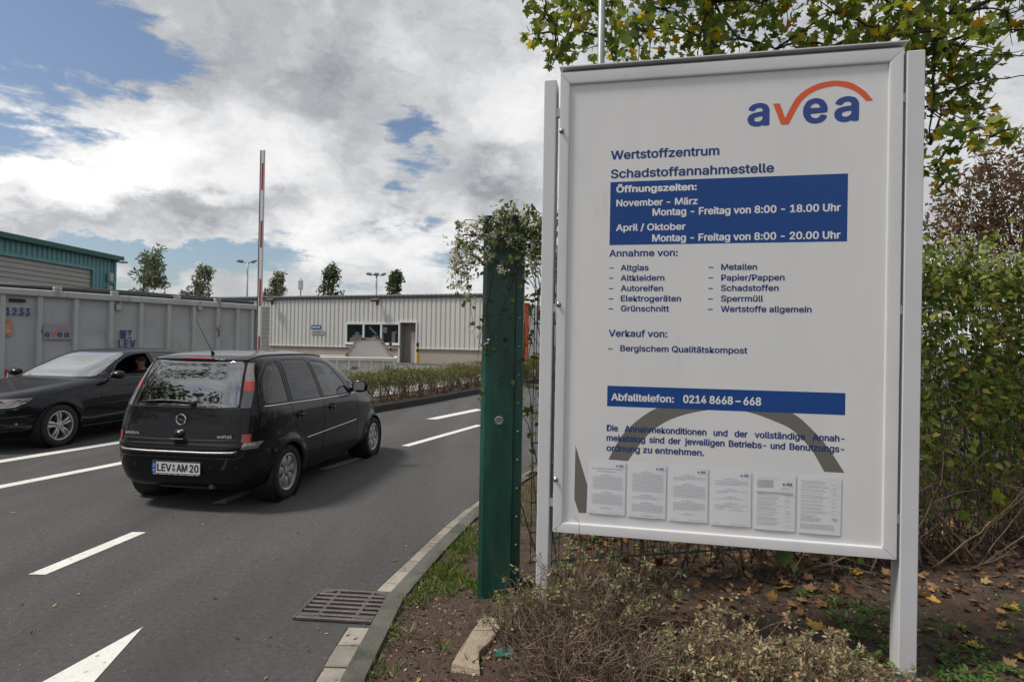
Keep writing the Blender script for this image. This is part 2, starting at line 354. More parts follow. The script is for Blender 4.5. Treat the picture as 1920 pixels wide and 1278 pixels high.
g = MB(); g.quad((-1500, -1500, -.09), (1500, -1500, -.09), (1500, 1500, -.09), (-1500, 1500, -.09)); tag(g.build('ground', M_ground), kind='structure')
g = MB(); ys = [-40, 0, 10, 18]+[18+2*i for i in range(1, 13)]+[60, 90]; xs = [-90, -20, 0, 20, 90]
for i in range(len(ys)-1):
    for j in range(len(xs)-1):
        g.quad(*[(x, y, gz(x, y)) for x, y in ((xs[j], ys[i]), (xs[j+1], ys[i]), (xs[j+1], ys[i+1]), (xs[j], ys[i+1]))])
tag(g.build('road', M_asph), kind='structure')

def spline(P, step=.05):
    P = [Vector(p) for p in P]; out = []
    for i in range(len(P)-1):
        p0, p1, p2, p3 = P[max(i-1, 0)], P[i], P[i+1], P[min(i+2, len(P)-1)]
        n = max(2, int((p2-p1).length/step))
        for k in range(n):
            t = k/n; out.append(.5*((2*p1)+(-p0+p2)*t+(2*p0-5*p1+4*p2-p3)*t*t+(-p0+3*p1-3*p2+p3)*t**3))
    out.append(P[-1]); return out
EDGE = spline([(-1.02, -4, 0), (-1.0, 1.0, 0), (-.985, 2.4, 0), (-.975, 3.2, 0), (-.965, 3.8, 0), (-.92, 4.3, 0), (-.80, 4.9, 0), (-.59, 5.9, 0), (-.33, 6.85, 0), (.12, 8.1, 0), (1.0, 10.1, 0), (2.7, 13.2, 0), (5.4, 17, 0), (12, 24, 0), (30, 36, 0)], .04)
E_S = [0.0]
for i in range(1, len(EDGE)): E_S.append(E_S[-1]+(EDGE[i]-EDGE[i-1]).length)
def edge_at(s, off, z):
    import bisect
    i = min(max(bisect.bisect(E_S, s)-1, 0), len(EDGE)-2); t = (s-E_S[i])/(E_S[i+1]-E_S[i]); p = EDGE[i].lerp(EDGE[i+1], t)
    i0, i1 = max(i-6, 0), min(i+7, len(EDGE)-1); d = (EDGE[i1]-EDGE[i0]).normalized()
    return Vector((p.x+d.y*off, p.y-d.x*off, gz(p.x, p.y)+z))
def s_at_y(y):
    for i, p in enumerate(EDGE):
        if p.y >= y: return E_S[i]
DRAIN_Y = (3.83, 4.27)
def block(mb, s0, s1, o0, o1, z0, z1, bev=.006, top_jit=0.0, slope=0.0):
    a = [(edge_at(s, o, 0)) for s, o in ((s0, o0), (s1, o0), (s1, o1), (s0, o1))]
    c = sum(a, Vector())/4
    lo = [Vector((p.x, p.y, p.z+z0)) for p in a]; j = rnd.uniform(-top_jit, top_jit)
    mid = [Vector((p.x, p.y, p.z+z1-bev+j)) for p in a]
    tp = []
    for p in a:
        d = (c-p); d.z = 0; d.normalize(); tp.append(Vector((p.x, p.y, p.z+z1+j))+d*bev*1.4)
    mb.add(lo+mid+tp, [(0, 1, 5, 4), (1, 2, 6, 5), (2, 3, 7, 6), (3, 0, 4, 7), (4, 5, 9, 8), (5, 6, 10, 9), (6, 7, 11, 10), (7, 4, 8, 11), (8, 9, 10, 11)])
gm = MB(); s = s_at_y(-3.0)
while s < s_at_y(20):
    y = edge_at(s+.1, 0, 0).y
    if not (DRAIN_Y[0]-.10 < y < DRAIN_Y[1]+.045): block(gm, s, s+.221+rnd.uniform(-.003, .003), .0+rnd.uniform(-.003, .003), .158, -.05, .008, .006, .003)
    s += .233
tag(gm.build('gutter', M_gutter), kind='structure')
gj = MB(); s = s_at_y(-3)
while s < s_at_y(20):
    a, b = s, s+.25
    y = edge_at(s+.12, 0, 0).y
    if not (DRAIN_Y[0]-.02 < y < DRAIN_Y[1]+.0): gj.quad(edge_at(a, -.012, .0025), edge_at(a, .17, .0025), edge_at(b, .17, .0025), edge_at(b, -.012, .0025))
    s += .25
tag(gj.build('gutter_joint_filling', M_soil), kind='structure')
km = MB(); s = s_at_y(-3)
while s < s_at_y(20): block(km, s, s+.992, .165, .285, -.05, .10, .016, .002); s += 1.0
tag(km.build('kerb', M_kerb), kind='structure')

# verge: soil rising gently from the kerb to the fence
from mathutils import noise as mn
def vz(x, y, d):                                         # d = distance from the kerb's outer edge
    return .075+.055*sm(0, .9, d)+.05*sm(1.5, 5, d)+.016*mn.noise((x*3.1, y*3.1, 0))+.012*mn.noise((x*9, y*9, 3))*sm(0, .2, d)
vm_ = MB(); S0, S1, NS = s_at_y(-3), s_at_y(26), 330
offs = [.285+.002]+[.285+.06*i for i in range(1, 60)]+[3.9+.35*i for i in range(0, 30)]
def verge_pt(s, o):
    # rows leave the kerb along its normal close by and turn to plain +x farther off, so that they never cross
    p = edge_at(s, min(o, .6), 0)
    if o > .6: p = p+Vector((o-.6, -.35*(o-.6)*sm(6, 12, p.y), 0))
    return p
SV = []
k = 0.0
s = S0
while s < S1: SV.append(s); s += .07 if edge_at(s, 0, 0).y < 7.5 else .4
vv = []
for s in SV:
    for o in offs:
        p = verge_pt(s, o); vv.append((p.x, p.y, p.z+vz(p.x, p.y, o-.285)))
no = len(offs)
vm_.add(vv, [(i*no+j, i*no+j+1, (i+1)*no+j+1, (i+1)*no+j) for i in range(len(SV)-1) for j in range(no-1)])
verge = tag(vm_.build('verge_soil', M_soil, smooth=True), kind='structure')
VB = BVHTree.FromPolygons([Vector(v) for v in vm_.v], vm_.f)
def vground(x, y):
    h = VB.ray_cast(Vector((x, y, 5)), Vector((0, 0, -1)))
    return h[0].z if h[0] is not None else gz(x, y)

# road markings
def marking(name, poly, mat_=M_line, z=.004):
    b = MB(); b.quad(*[(x, y, gz(x, y)+z) for x, y in poly]); return tag(b.build(name, mat_), kind='structure')
marking('road_marking', [(-8.3, 4.9), (-8.13, 4.75), (-5.0, 14.6), (-5.18, 14.75)])
marking('road_marking', [(-6.95, 4.0), (-6.82, 3.87), (-4.15, 12.1), (-4.29, 12.22)])
marking('road_marking', [(-3.51, 4.50), (-3.385, 4.50), (-3.255, 5.52), (-3.38, 5.52)])
marking('road_marking', [(-3.17, 6.53), (-3.03, 6.53), (-2.86, 7.5), (-3.0, 7.5)], M_line_worn)
marking('road_marking', [(-2.62, 8.35), (-2.49, 8.33), (-2.16, 9.33), (-2.29, 9.36)], M_line_worn)
marking('road_marking', [(-1.84, 10.37), (-1.70, 10.33), (-.60, 13.15), (-.73, 13.22)])
marking('road_marking', [(-1.94, 14.06), (-1.70, 14.02), (-.74, 16.2), (-.92, 16.45)])
marking('arrow_marking', [(-2.2, 3.72), (-2.47, 2.55), (-2.30, 2.55), (-2.34, 1.0), (-2.20, 1.0), (-2.16, 2.55), (-1.98, 2.55)])
# island between the drive and the yard
ISL = [Vector((-4.55, 11.8, 0)), Vector((-3.26, 15.31, 0)), Vector((-2.35, 17.7, 0)), Vector((-1.03, 21.41, 0)), Vector((1.3, 27.2, 0)), Vector((4, 33, 0))]
isl = spline(ISL, .4); im = MB(); ik = MB()
for i in range(len(isl)-1):
    a, b = isl[i], isl[i+1]; d = (b-a).normalized(); n = Vector((-d.y, d.x, 0))
    q = lambda p, o, z: (p.x+n.x*o, p.y+n.y*o, gz(p.x, p.y)+z)
    im.quad(q(a, .1, .13), q(b, .1, .13), q(b, 1.5, .13), q(a, 1.5, .13))
    ik.add([q(a, 0, -.02), q(b, 0, -.02), q(a, 0, .16), q(b, 0, .16), q(a, .12, .17), q(b, .12, .17), q(a, .12, .05), q(b, .12, .05)], [(0, 1, 3, 2), (2, 3, 5, 4), (4, 5, 7, 6)])
    ik.add([q(a, 1.48, -.02), q(b, 1.48, -.02), q(a, 1.48, .15), q(b, 1.48, .15), q(a, 1.6, .15), q(b, 1.6, .15), q(a, 1.6, -.02), q(b, 1.6, -.02)], [(0, 1, 3, 2), (2, 3, 5, 4), (4, 5, 7, 6)])
tag(im.build('island_soil', M_soil), kind='structure'); tag(ik.build('island_kerb', M_kerb_black), kind='structure')
# the yard behind it, a shade lighter
ym = MB()
for i in range(len(isl)-1):
    a, b = isl[i], isl[i+1]; d = (b-a).normalized(); n = Vector((-d.y, d.x, 0))
    for o0, o1 in ((1.62, 6.5), (6.5, 11.5)):
        ym.quad(*[(p.x+n.x*o, p.y+n.y*o, gz(p.x+n.x*o, p.y+n.y*o)+.005) for p, o in ((a, o0), (b, o0), (b, o1), (a, o1))])
tag(ym.build('yard', M_yard), kind='structure')
for (a, b) in (((-5.6, 21.4), (-2.2, 20.0)), ((-4.2, 24.6), (-1.0, 23.2)), ((-6.6, 18.4), (-3.6, 17.2))):
    a = Vector((*a, 0)); b = Vector((*b, 0)); n = Vector((-(b-a).y, (b-a).x, 0)).normalized()*.07
    marking('yard_marking', [((a-n).x, (a-n).y), ((b-n).x, (b-n).y), ((b+n).x, (b+n).y), ((a+n).x, (a+n).y)], z=.010)

# drain grate set into the gutter
M_iron = mat('cast_iron', (.13, .115, .112), rough=.6, metal=.5, var=.3, vscale=12, col2=(.14, .07, .045), c2lo=.58, c2hi=.75, c2scale=9, bump=.3, bscale=60)
M_pit = mat('drain_pit', (.012, .011, .010), rough=.9)
dr = thing('drain_grate', 'rusty iron drain grate set in the gutter beside the kerb', 'drain', (-1.06, 4.05, 0), R(-5))
b = MB(); b.box((0, 0, .0052), (.50, .43, .006)); b.build('pit', M_pit, dr)
b = MB(); hw, hd = .255, .215
for (c, sz) in (((-hw, 0, .014), (.022, .45, .022)), ((hw, 0, .014), (.022, .45, .022)), ((0, hd, .014), (.488, .026, .022)), ((0, -hd, .014), (.488, .026, .022))): b.box(c, sz, bev=.004)
b.build('frame', M_iron, dr)
b = MB()
for i in range(6):
    y = -.165+i*.062
    b.box((0, y, .016), (.485, .026, .018), bev=.004)
for x in (-.12, .12): b.box((x, 0, .012), (.028, .40, .016), bev=.003)
for sx in (-1, 1):
    for sy in (-1, 1): b.prism([(sx*.243, sy*.2), (sx*.13, sy*.2), (sx*.16, sy*.172), (sx*.243, sy*.15)][::sx*sy], .012, .0245, 'xy')
b.build('bars', M_iron, dr)
# ------------------------------------------------------------------ lettering
try: INTER = bpy.data.fonts.load(os.path.join(bpy.utils.system_resource('DATAFILES', path='fonts'), 'Inter.woff2'))
except Exception: INTER = None
_tc = {}
def glyphs(body, alt=False):
    if (body, alt) in _tc: return _tc[(body, alt)]
    c = bpy.data.curves.new('lettering', 'FONT'); c.body = body; c.fill_mode = 'FRONT'; c.resolution_u = 4
    if INTER and not alt: c.font = INTER
    o = bpy.data.objects.new('lettering', c); COL.objects.link(o); bpy.context.view_layer.update()
    me = bpy.data.meshes.new_from_object(o.evaluated_get(bpy.context.evaluated_depsgraph_get()))
    V = [(v.co.x, v.co.y) for v in me.vertices]; Fc = [tuple(p.vertices) for p in me.polygons]
    bpy.data.objects.remove(o); bpy.data.curves.remove(c); bpy.data.meshes.remove(me)
    # front faces must look towards +z of the text plane
    out = []
    for f in Fc:
        a, b_, c_ = V[f[0]], V[f[1]], V[f[2]]
        out.append(f if (b_[0]-a[0])*(c_[1]-a[1])-(b_[1]-a[1])*(c_[0]-a[0]) > 0 else f[::-1])
    _tc[(body, alt)] = (V, out); return _tc[(body, alt)]
XH = max(v[1] for v in glyphs('x')[0]); CAP = max(v[1] for v in glyphs('H')[0]); CAP_ALT = max(v[1] for v in glyphs('H', True)[0])
def text(mb, body, x0, x1, base, cap, y, bold=.5, M=None, alt=False):
    """flat lettering in the local xz plane facing -y: from x0 to x1, on the baseline, capitals cap high; bold = share of a stroke"""
    V, Fc = glyphs(body, alt); mn_, mx_ = min(v[0] for v in V), max(v[0] for v in V)
    sy = cap/(CAP_ALT if alt else CAP); r = bold*.064*cap
    sx = (x1-x0-2*r)/(mx_-mn_) if x1 is not None else sy
    k = 0
    for (dx, dz) in ([(0, 0)]+([(math.cos(a)*r, math.sin(a)*r*.7) for a in [i*math.pi/4 for i in range(8)]] if bold > 0 else [])):
        vs = [(x0+r+(v[0]-mn_)*sx+dx, y-k*.000012, base+v[1]*sy*(1-r*.9/cap)+dz+r*.6) for v in V]; k += 1
        mb.add([M @ Vector(p) for p in vs] if M is not None else vs, Fc)
A_W = 1.63
def logo(mb, x, z, s, y, blue=0, orange=1, bold=1.0):
    """the word with its v running into an arc; s = metres per unit, a unit being about 1/1.63 of its width"""
    mb.cur = blue
    text(mb, 'a', x, x+.295*s, z, .31*s*CAP/XH, y, bold)
    text(mb, 'e', x+.735*s, x+1.055*s, z, .33*s*CAP/XH, y, bold)
    text(mb, 'a', x+1.14*s, x+1.455*s, z, .33*s*CAP/XH, y, bold)
    mb.cur = orange
    out = [(.502, .091), (.61, .314), (.69, .415), (.79, .489), (.93, .549), (1.04, .569), (1.16, .574), (1.33, .541), (1.45, .467), (1.55, .379), (1.63, .266)]
    inn = [(.55, 0), (.68, .26), (.77, .372), (.89, .448), (1.03, .489), (1.11, .497), (1.18, .497), (1.31, .458), (1.40, .41), (1.45, .37), (1.545, .266)]
    def res(P, n=28):
        P = spline([(a, b, 0) for a, b in P], .02); L = [0]
        for i in range(1, len(P)): L.append(L[-1]+(P[i]-P[i-1]).length)
        o = []
        for k in range(n+1):
            t = L[-1]*k/n; i = max(j for j in range(len(L)) if L[j] <= t+1e-9); i = min(i, len(P)-2); o.append(P[i].lerp(P[i+1], (t-L[i])/(L[i+1]-L[i]) if L[i+1] > L[i] else 0))
        return o
    a, b = res(out), res(inn); n = len(a); W3 = lambda p: (x+p[0]*s, y, z+p[1]*s)
    mb.add([W3(p) for p in a]+[W3(p) for p in b], [(n+i, n+i+1, i+1, i) for i in range(n-1)])
    mb.add([W3(p) for p in ((.34, .305), (.45, 0), (.55, 0), (.502, .091), (.43, .305))], [(0, 1, 3, 4), (1, 2, 3)])
    mb.cur = 0

# ------------------------------------------------------------------ the information board
M_alu = mat('white_aluminium', (.66, .665, .68), rough=.36, var=.08, vscale=3, col2=(.40, .40, .385), c2lo=.60, c2hi=.78, c2scale=6, c3=((.25, .25, .24), .70, .76, 26))
M_post = mat('white_post_paint', (.62, .625, .645), rough=.42, var=.06, vscale=2.5, col2=(.30, .30, .29), c2lo=.70, c2hi=.76, c2scale=11, c3=((.13, .30, .28), .76, .80, 6))
M_panel = mat('panel_white', (.72, .72, .725), rough=.2, var=.05, vscale=2.2, col2=(.60, .595, .58), c2lo=.58, c2hi=.80, c2scale=5, spec=.4, stretch=(1, 1, .22), c3=((.48, .47, .45), .70, .78, 16))
M_blue_band = mat('blue_film', (.012, .062, .25), rough=.3, var=.10, vscale=2, spec=.3)
M_blue_txt = mat('blue_lettering', (.020, .050, .185), rough=.4, spec=.3)
M_white_txt = mat('white_lettering', (.78, .78, .78), rough=.4, spec=.3)
M_logo_blue = mat('logo_blue', (.022, .060, .26), rough=.35)
M_logo_or = mat('logo_orange', (.72, .105, .025), rough=.35)
M_grey_arc = mat('grey_film', (.155, .150, .130), rough=.35, var=.06, vscale=3)
M_seal = mat('black_seal', (.02, .02, .02), rough=.7)
M_teal = mat('teal_primer', (.02, .16, .13), rough=.55, var=.2, vscale=20, col2=(.35, .36, .35), c2lo=.58, c2hi=.66, c2scale=22)
M_steel = mat('bolt_steel', (.32, .32, .32), rough=.35, metal=.9, var=.2, vscale=40)
M_paper = mat('paper', (.72, .74, .78), rough=.5, var=.03, vscale=6)
M_print = mat('print_grey', (.30, .30, .31), rough=.6)
M_print_lt = mat('print_light', (.46, .46, .48), rough=.6)

BO, BYAW, BW, BH = Vector((.243, 3.3995, .116)), -.2085, 1.7195, 2.544
bd = thing('information_board', 'large white information board with blue lettering on two white posts', 'information board', BO, BYAW)
ZV = .6                                                  # board bottom above the foot of the posts
def Z(v): return v+ZV
# frame of four mitred profiles
fm = MB(); fl, fr, ft, fb_ = .0546, BW-.0640, BH-.0665, .0560
g_ = .0012
o4 = [(0, Z(0)), (BW, Z(0)), (BW, Z(BH)), (0, Z(BH))]; i4 = [(fl, Z(fb_)), (fr, Z(fb_)), (fr, Z(ft)), (fl, Z(ft))]
for k in range(4):
    a, b, c, d = o4[k], o4[(k+1) % 4], i4[(k+1) % 4], i4[k]
    dx, dz = (1, 0) if k % 2 == 0 else (0, 1); sg = 1 if k < 2 else -1
    e = (dx*g_*sg, dz*g_*sg)
    A, B_, C_, D_ = (a[0]+e[0], a[1]+e[1]), (b[0]-e[0], b[1]-e[1]), (c[0]-e[0], c[1]-e[1]), (d[0]+e[0], d[1]+e[1])
    # front face with a rounded lip inward
    n = len(fm.v)
    lerp = lambda p, q, t: (p[0]+(q[0]-p[0])*t, p[1]+(q[1]-p[1])*t)
    rows = [(A, B_, .022), (A, B_, .003), (lerp(A, D_, .04), lerp(B_, C_, .04), 0), (lerp(A, D_, .82), lerp(B_, C_, .82), 0), (lerp(A, D_, .96), lerp(B_, C_, .96), .003), (D_, C_, .008), (D_, C_, .022)]
    vs = []
    for p, q, y in rows: vs += [(p[0], y, p[1]), (q[0], y, q[1])]
    fm.add(vs, [(2*i, 2*i+1, 2*i+3, 2*i+2) for i in range(len(rows)-1)])
fm.build('frame', M_alu, bd, angle=40)
b = MB(); b.box((BW/2, .0255, Z(BH/2)), (BW-.008, .006, BH-.008)); b.build('seal', M_seal, bd)
b = MB(); b.box((BW/2+.006, .075, Z(BH/2+.008)), (BW+.018, .09, BH+.022), bev=.004); b.box((BW/2+.006, .062, Z(BH+.030)), (BW+.024, .135, .006)); b.build('casing', M_alu, bd)
PY = .0165                                               # front of the printed panel
b = MB(); nu, nv = 24, 30
def bulge(u, v): return PY-.0035*math.sin(math.pi*u)*math.sin(math.pi*min(1, v*1.05))*0
b.grid(lambda u, v: (fl-.01+u*(fr-fl+.02), bulge(u, v), Z(fb_-.01+v*(ft-fb_+.02))), 1, 1); panel = b.build('panel', M_panel, bd)
# grey arc and wedge
b = MB(); y = PY-.0002
arcO = spline([(.2983, .4145, 0), (.335, .49, 0), (.3788, .5622, 0), (.4515, .636, 0), (.5447, .7015, 0), (.70, .762, 0), (.89, .782, 0), (1.08, .765, 0), (1.2339, .7032, 0), (1.3112, .6404, 0), (1.3977, .5431, 0), (1.4811, .4136, 0)], .02)
arcI = spline([(.4032, .4121, 0), (.4955, .5467, 0), (.5879, .6264, 0), (.6901, .6737, 0), (.8066, .7032, 0), (.90, .712, 0), (1.0109, .7037, 0), (1.1386, .6629, 0), (1.2356, .6161, 0), (1.3229, .5237, 0), (1.3861, .4136, 0)], .02)
def resample(P, n):
    L = [0]
    for i in range(1, len(P)): L.append(L[-1]+(P[i]-P[i-1]).length)
    o = []
    for k in range(n+1):
        t = L[-1]*k/n; i = 0
        while i < len(P)-2 and L[i+1] < t: i += 1
        o.append(P[i].lerp(P[i+1], (t-L[i])/(L[i+1]-L[i])))
    return o
a_, c_ = resample(arcO, 50), resample(arcI, 50)
b.add([(p.x, y, Z(p.y)) for p in a_]+[(p.x, y, Z(p.y)) for p in c_], [(51+i, 51+i+1, i+1, i) for i in range(50)])
b.quad(*[(u, y, Z(v)) for u, v in ((.1158, .1856), (.1415, .1128), (.1832, .1138), (.1864, .2675), (.1171, .4829))])
b.build('arc_emblem', M_grey_arc, bd)
for (u0, u1, v0, v1) in ((.2840, 1.4765, 1.5855, 1.9305), (.2860, 1.4797, .7054, .8170)):
    b = MB(); y = PY-.0004; b.quad((u0, y, Z(v0)), (u1, y, Z(v0)), (u1, y, Z(v1)), (u0, y, Z(v1))); b.build('blue_band', M_blue_band, bd)
ty = PY-.0007
blue = MB(); white = MB()
for (s_, u0, u1, v, c, bo) in (('Wertstoffzentrum', .2835, .851, 2.0535, .0475, .75), ('Schadstoffannahmestelle', .2846, 1.1236, 1.951, .0475, .75), ('Annahme von:', .2835, .6471, 1.5218, .037, .7),
        ('Altglas', .3464, .4958, 1.4453, .0315, .7), ('Altkleidern', .3475, .5795, 1.3896, .0315, .7), ('Autoreifen', .3487, .5734, 1.3336, .0315, .7), ('Elektrogeräten', .3499, .6675, 1.2783, .0315, .7), ('Grünschnitt', .351, .6067, 1.2237, .0315, .7),
        ('Metallen', .8691, 1.0483, 1.4448, .0315, .7), ('Papier/Pappen', .8702, 1.1832, 1.3888, .0315, .7), ('Schadstoffen', .8693, 1.1554, 1.3341, .0315, .7), ('Sperrmüll', .8704, 1.0808, 1.2787, .0315, .7), ('Wertstoffe allgemein', .8705, 1.3151, 1.224, .0315, .7),
        ('Verkauf von:', .2884, .5992, 1.0857, .037, .7), ('Bergischem Qualitätskompost', .3513, 1.0069, 1.0067, .0325, .7),
        ('ordnung zu entnehmen.', .2866, .7993, .461, .034, .75)):
    text(blue, s_, u0, u1, Z(v), c, ty, bo)
def justified(words, u0, u1, v, c, bo):
    ws = []
    for w in words:
        V, _ = glyphs(w); ws.append((max(p[0] for p in V)-min(p[0] for p in V)))
    sy = c/CAP*.93; tot = sum(ws)*sy; gap = (u1-u0-tot)/(len(words)-1)
    if gap < .008: sy *= (u1-u0-.008*(len(words)-1))/tot; gap = .008
    u = u0
    for w, wd in zip(words, ws): text(blue, w, u, u+wd*sy, Z(v), c, ty, bo); u += wd*sy+gap
justified('Die Annahmekonditionen und der vollständige Annah-'.split(), .2864, 1.479, .5700, .034, .75)
justified('mekatalog sind der jeweiligen Betriebs- und Benutzungs-'.split(), .2865, 1.4782, .5165, .034, .75)
for v in (1.457, 1.402, 1.345, 1.2895, 1.2345):
    for u in (.2848, .8055): blue.quad(*[(u+a, ty, Z(v+c)) for a, c in ((0, 0), (.0245, 0), (.0245, .0048), (0, .0048))])
blue.quad(*[(.2855+a, ty, Z(1.0165+c)) for a, c in ((0, 0), (.0245, 0), (.0245, .0048), (0, .0048))])
for (s_, u0, u1, v, c, bo) in (('Öffnungszeiten:', .3157, .7395, 1.8712, .0365, 1.1), ('November - März', .3173, .7442, 1.7957, .0365, .75), ('Montag - Freitag von 8:00 - 18.00 Uhr', .5111, 1.445, 1.7402, .0385, .75),
        ('April / Oktober', .3179, .6855, 1.6613, .0365, .75), ('Montag - Freitag von 8:00 - 20.00 Uhr', .5118, 1.4457, 1.6003, .0385, .75), ('Abfalltelefon:', .3077, .6394, .7373, .0385, .8), ('0214 8668 – 668', .6868, 1.0788, .738, .0415, .8)):
    text(white, s_, u0, u1, Z(v), c, ty, bo)
blue.build('blue_lettering', M_blue_txt, bd); white.build('white_lettering', M_white_txt, bd)
lg = MB(); logo(lg, .989, Z(2.196), .367, ty, 0, 1, .78); lg.build('logo', [M_logo_blue, M_logo_or], bd)
# six sheets of paper along the bottom
def sheet(u, v, kind, seed):
    r = random.Random(seed); t = math.radians(r.uniform(-.6, .6)); ca, sa = math.cos(t), math.sin(t)
    T = lambda x, z, y: (u+x*ca-z*sa, y, Z(v+x*sa+z*ca))
    w, h = .203, .292
    p = MB(); y0 = PY-.003; nseg = 8
    for i in range(nseg):
        x0, x1 = w*i/nseg, w*(i+1)/nseg; bow = lambda x: y0-.0022*math.sin(math.pi*x/w)
        p.quad(T(x0, 0, bow(x0)), T(x1, 0, bow(x1)), T(x1, h, bow(x1)), T(x0, h, bow(x0)))
    sh = p.build('paper_sheet', M_paper, bd, smooth=True)
    q = MB(); yy = y0-.0030
    def bar(x0, x1, z, th=.0016, shade=0): q.cur = shade; q.quad(T(x0, z, yy), T(x1, z, yy), T(x1, z+th, yy), T(x0, z+th, yy)); q.cur = 0
    def line(x0, x1, z, th=.0016, shade=0):
        x = x0
        while x < x1:
            e = min(x1, x+r.uniform(.006, .022)); bar(x, e, z, th, shade); x = e+.0022
    def lg_(x, z, s, mono):
        mb = MB(); logo(mb, 0, 0, s, 0, 0, 1, 1.1)
        q.v_off = len(q.v)
        b0 = len(q.v); q.v.extend([T(x+a, z+c, yy+bb) for a, bb, c in mb.v]); q.f.extend([tuple(i+b0 for i in f) for f in mb.f]); q.mi.extend([(2 if m_ == 0 else (3 if not mono else 4)) for m_ in mb.mi])
    if kind in 'abcd':
        lg_(.150, .262, .026, True)
        z = .25
        if kind == 'a': line(.02, .185, .247, .0028); line(.05, .145, .232, .0025); z = .218
        spec = {'a': [(10, 1), (8, 1), (6, 0)], 'b': [(14, 1), (2, 0), (9, 1), (6, 0)], 'c': [(3, 0), (9, 1), (6, 0), (8, 1)], 'd': [(4, 0), (2, 0), (1, 0), (2, 0)]}[kind]
        for n, full in spec:
            bar(.095, .105, z); line(.07, .135, z-.007, .002); z -= .016
            for k in range(n):
                if z < .03: break
                if k % 3 == 0: bar(.014, .018, z)
                line(.026, .188 if (k < n-1 or full) else r.uniform(.09, .16), z, shade=0); z -= .0070
            z -= .010
        if kind == 'd':
            for x0 in (.02, .095):
                px = [T(x0+.004*i, .098+.006*math.sin(i*1.9+x0*50)+r.uniform(-.003, .003), yy) for i in range(15)]
                q.tube(px, .0004, 3)
            line(.02, .07, .085); line(.09, .17, .082)
        line(.012, .05, .012, shade=1); line(.10, .19, .010, shade=1)
    elif kind == 'e':
        lg_(.140, .235, .030, False)
        line(.02, .12, .268, shade=1)
        for i in range(4): bar(.016, .095, .252-.010*i, .0065, 1)
        line(.14, .175, .222); line(.13, .18, .214)
        bar(.014, .19, .188, .011, 1)
        z = .178
        while z > .03:
            for k in range(r.choice((1, 2, 3, 3))): line(.016, r.uniform(.10, .15), z); z -= .0066
            line(.155, .178, z+.006); z -= .004
        bar(.150, .1504, .035, .15, 1)
    else:
        z = .268
        while z > .10:
            for k in range(r.choice((1, 2, 2, 3))): line(.012, r.uniform(.11, .15), z); z -= .0068
            line(.16, .18, z+.005); z -= .005
        for k in range(6): line(.012, r.uniform(.06, .12), z); z -= .006
        bar(.16, .185, z+.02, .008, 1); z -= .01
        for k in range(5): line(.012, .17, z); z -= .0056
        bar(.155, .1554, .10, .17, 1); bar(.19, .1904, .10, .17, 1)
    q.build('print', [M_print, M_print_lt, M_blue_txt, M_logo_or, M_print_lt], sh)
for i, (u, v, k) in enumerate(((.188, .1175, 'a'), (.4015, .1135, 'b'), (.6175, .1085, 'c'), (.8335, .1035, 'd'), (1.0475, .0985, 'e'), (1.2625, .0965, 'f'))): sheet(u, v, k, i+3)
# hinge screws, brackets, posts
for v in (2.2187, 1.2574, .2908):
    b = MB(); b.lathe([(0, -.016), (.007, -.0155), (.0095, -.012), (.0095, 0), (.015, 0), (.015, .001)], 12, 'y', (.0125, -.0005, Z(v))); b.build('hinge_screw', M_steel, bd, smooth=True)
for u, v in ((-.010, 2.33), (-.010, 1.24), (-.010, .16), (1.728, 2.30), (1.728, 1.24), (1.728, .20)):
    b = MB(); b.box((u, .03, Z(v)), (.030, .03, .045)); b.build('bracket', M_alu, bd)
for (u0, u1, top) in ((-.090, -.0215, 2.51), (1.7335, 1.8155, 2.527)):
    b = MB(); b.box(((u0+u1)/2, .058, Z(top)/2), (u1-u0, .115, Z(top)), bev=.004); po = b.build('post', M_post, bd)
    b = MB(); c = (u0+u1)/2
    for i in range(9):
        a0 = rnd.uniform(.02, .07); xx = u0+(u1-u0)*i/9; b.add([(xx, -.0012, 0), (xx+(u1-u0)/9, -.0012, 0), (xx+(u1-u0)/9, -.0012, rnd.uniform(.02, .10)), (xx, -.0012, a0)], [(0, 1, 2, 3)])
    b.box((c-.03 if u0 < 0 else c, .03, .003), (.17, .20, .012), bev=.003); b.build('base_plate', M_teal, po)
# ------------------------------------------------------------------ cars
import bmesh
def carpaint(name, c):
    m = mat(name, c, rough=.35, spec=.12, coat=.55, var=.0); return m
M_paintA = carpaint('black_car_paint', (.0065, .0065, .0072))
M_paintB = carpaint('black_car_paint_other', (.0065, .007, .0085))
M_trim = mat('black_plastic', (.014, .014, .014), rough=.55, var=.15, vscale=30)
M_rubber = mat('tyre_rubber', (.016, .016, .016), rough=.82, var=.25, vscale=14, col2=(.045, .042, .038), c2lo=.55, c2hi=.75, c2scale=8)
M_rim = mat('alloy_rim', (.46, .46, .47), rough=.36, metal=.75, var=.1, vscale=20)
M_rimdark = mat('rim_well', (.03, .03, .03), rough=.7)
M_dullchrome = mat('brushed_trim', (.20, .20, .205), rough=.38, metal=1.0)
M_pale = mat('badge_silver', (.50, .50, .50), rough=.4)
M_chrome = mat('chrome', (.72, .72, .73), rough=.12, metal=1.0)
M_red_lens = mat('red_lens', (.42, .015, .02), rough=.08, coat=1.0, spec=.6)
M_red_lit = mat('red_lens_bright', (.50, .035, .03), rough=.08, coat=1.0, spec=.6, var=.25, vscale=50)
M_clear_lens = mat('clear_lens', (.30, .26, .26), rough=.08, coat=1.0, metal=.4, var=.3, vscale=60)
M_grey_lens = mat('smoked_lens', (.085, .09, .10), rough=.08, coat=1.0, metal=.2, var=.35, vscale=70)
M_glassdark = glassmat('dark_window_glass', (.55, .6, .6), .10, refl=.07)
M_glassrear = glassmat('rear_window_glass', (.55, .6, .65), .05, refl=.34)
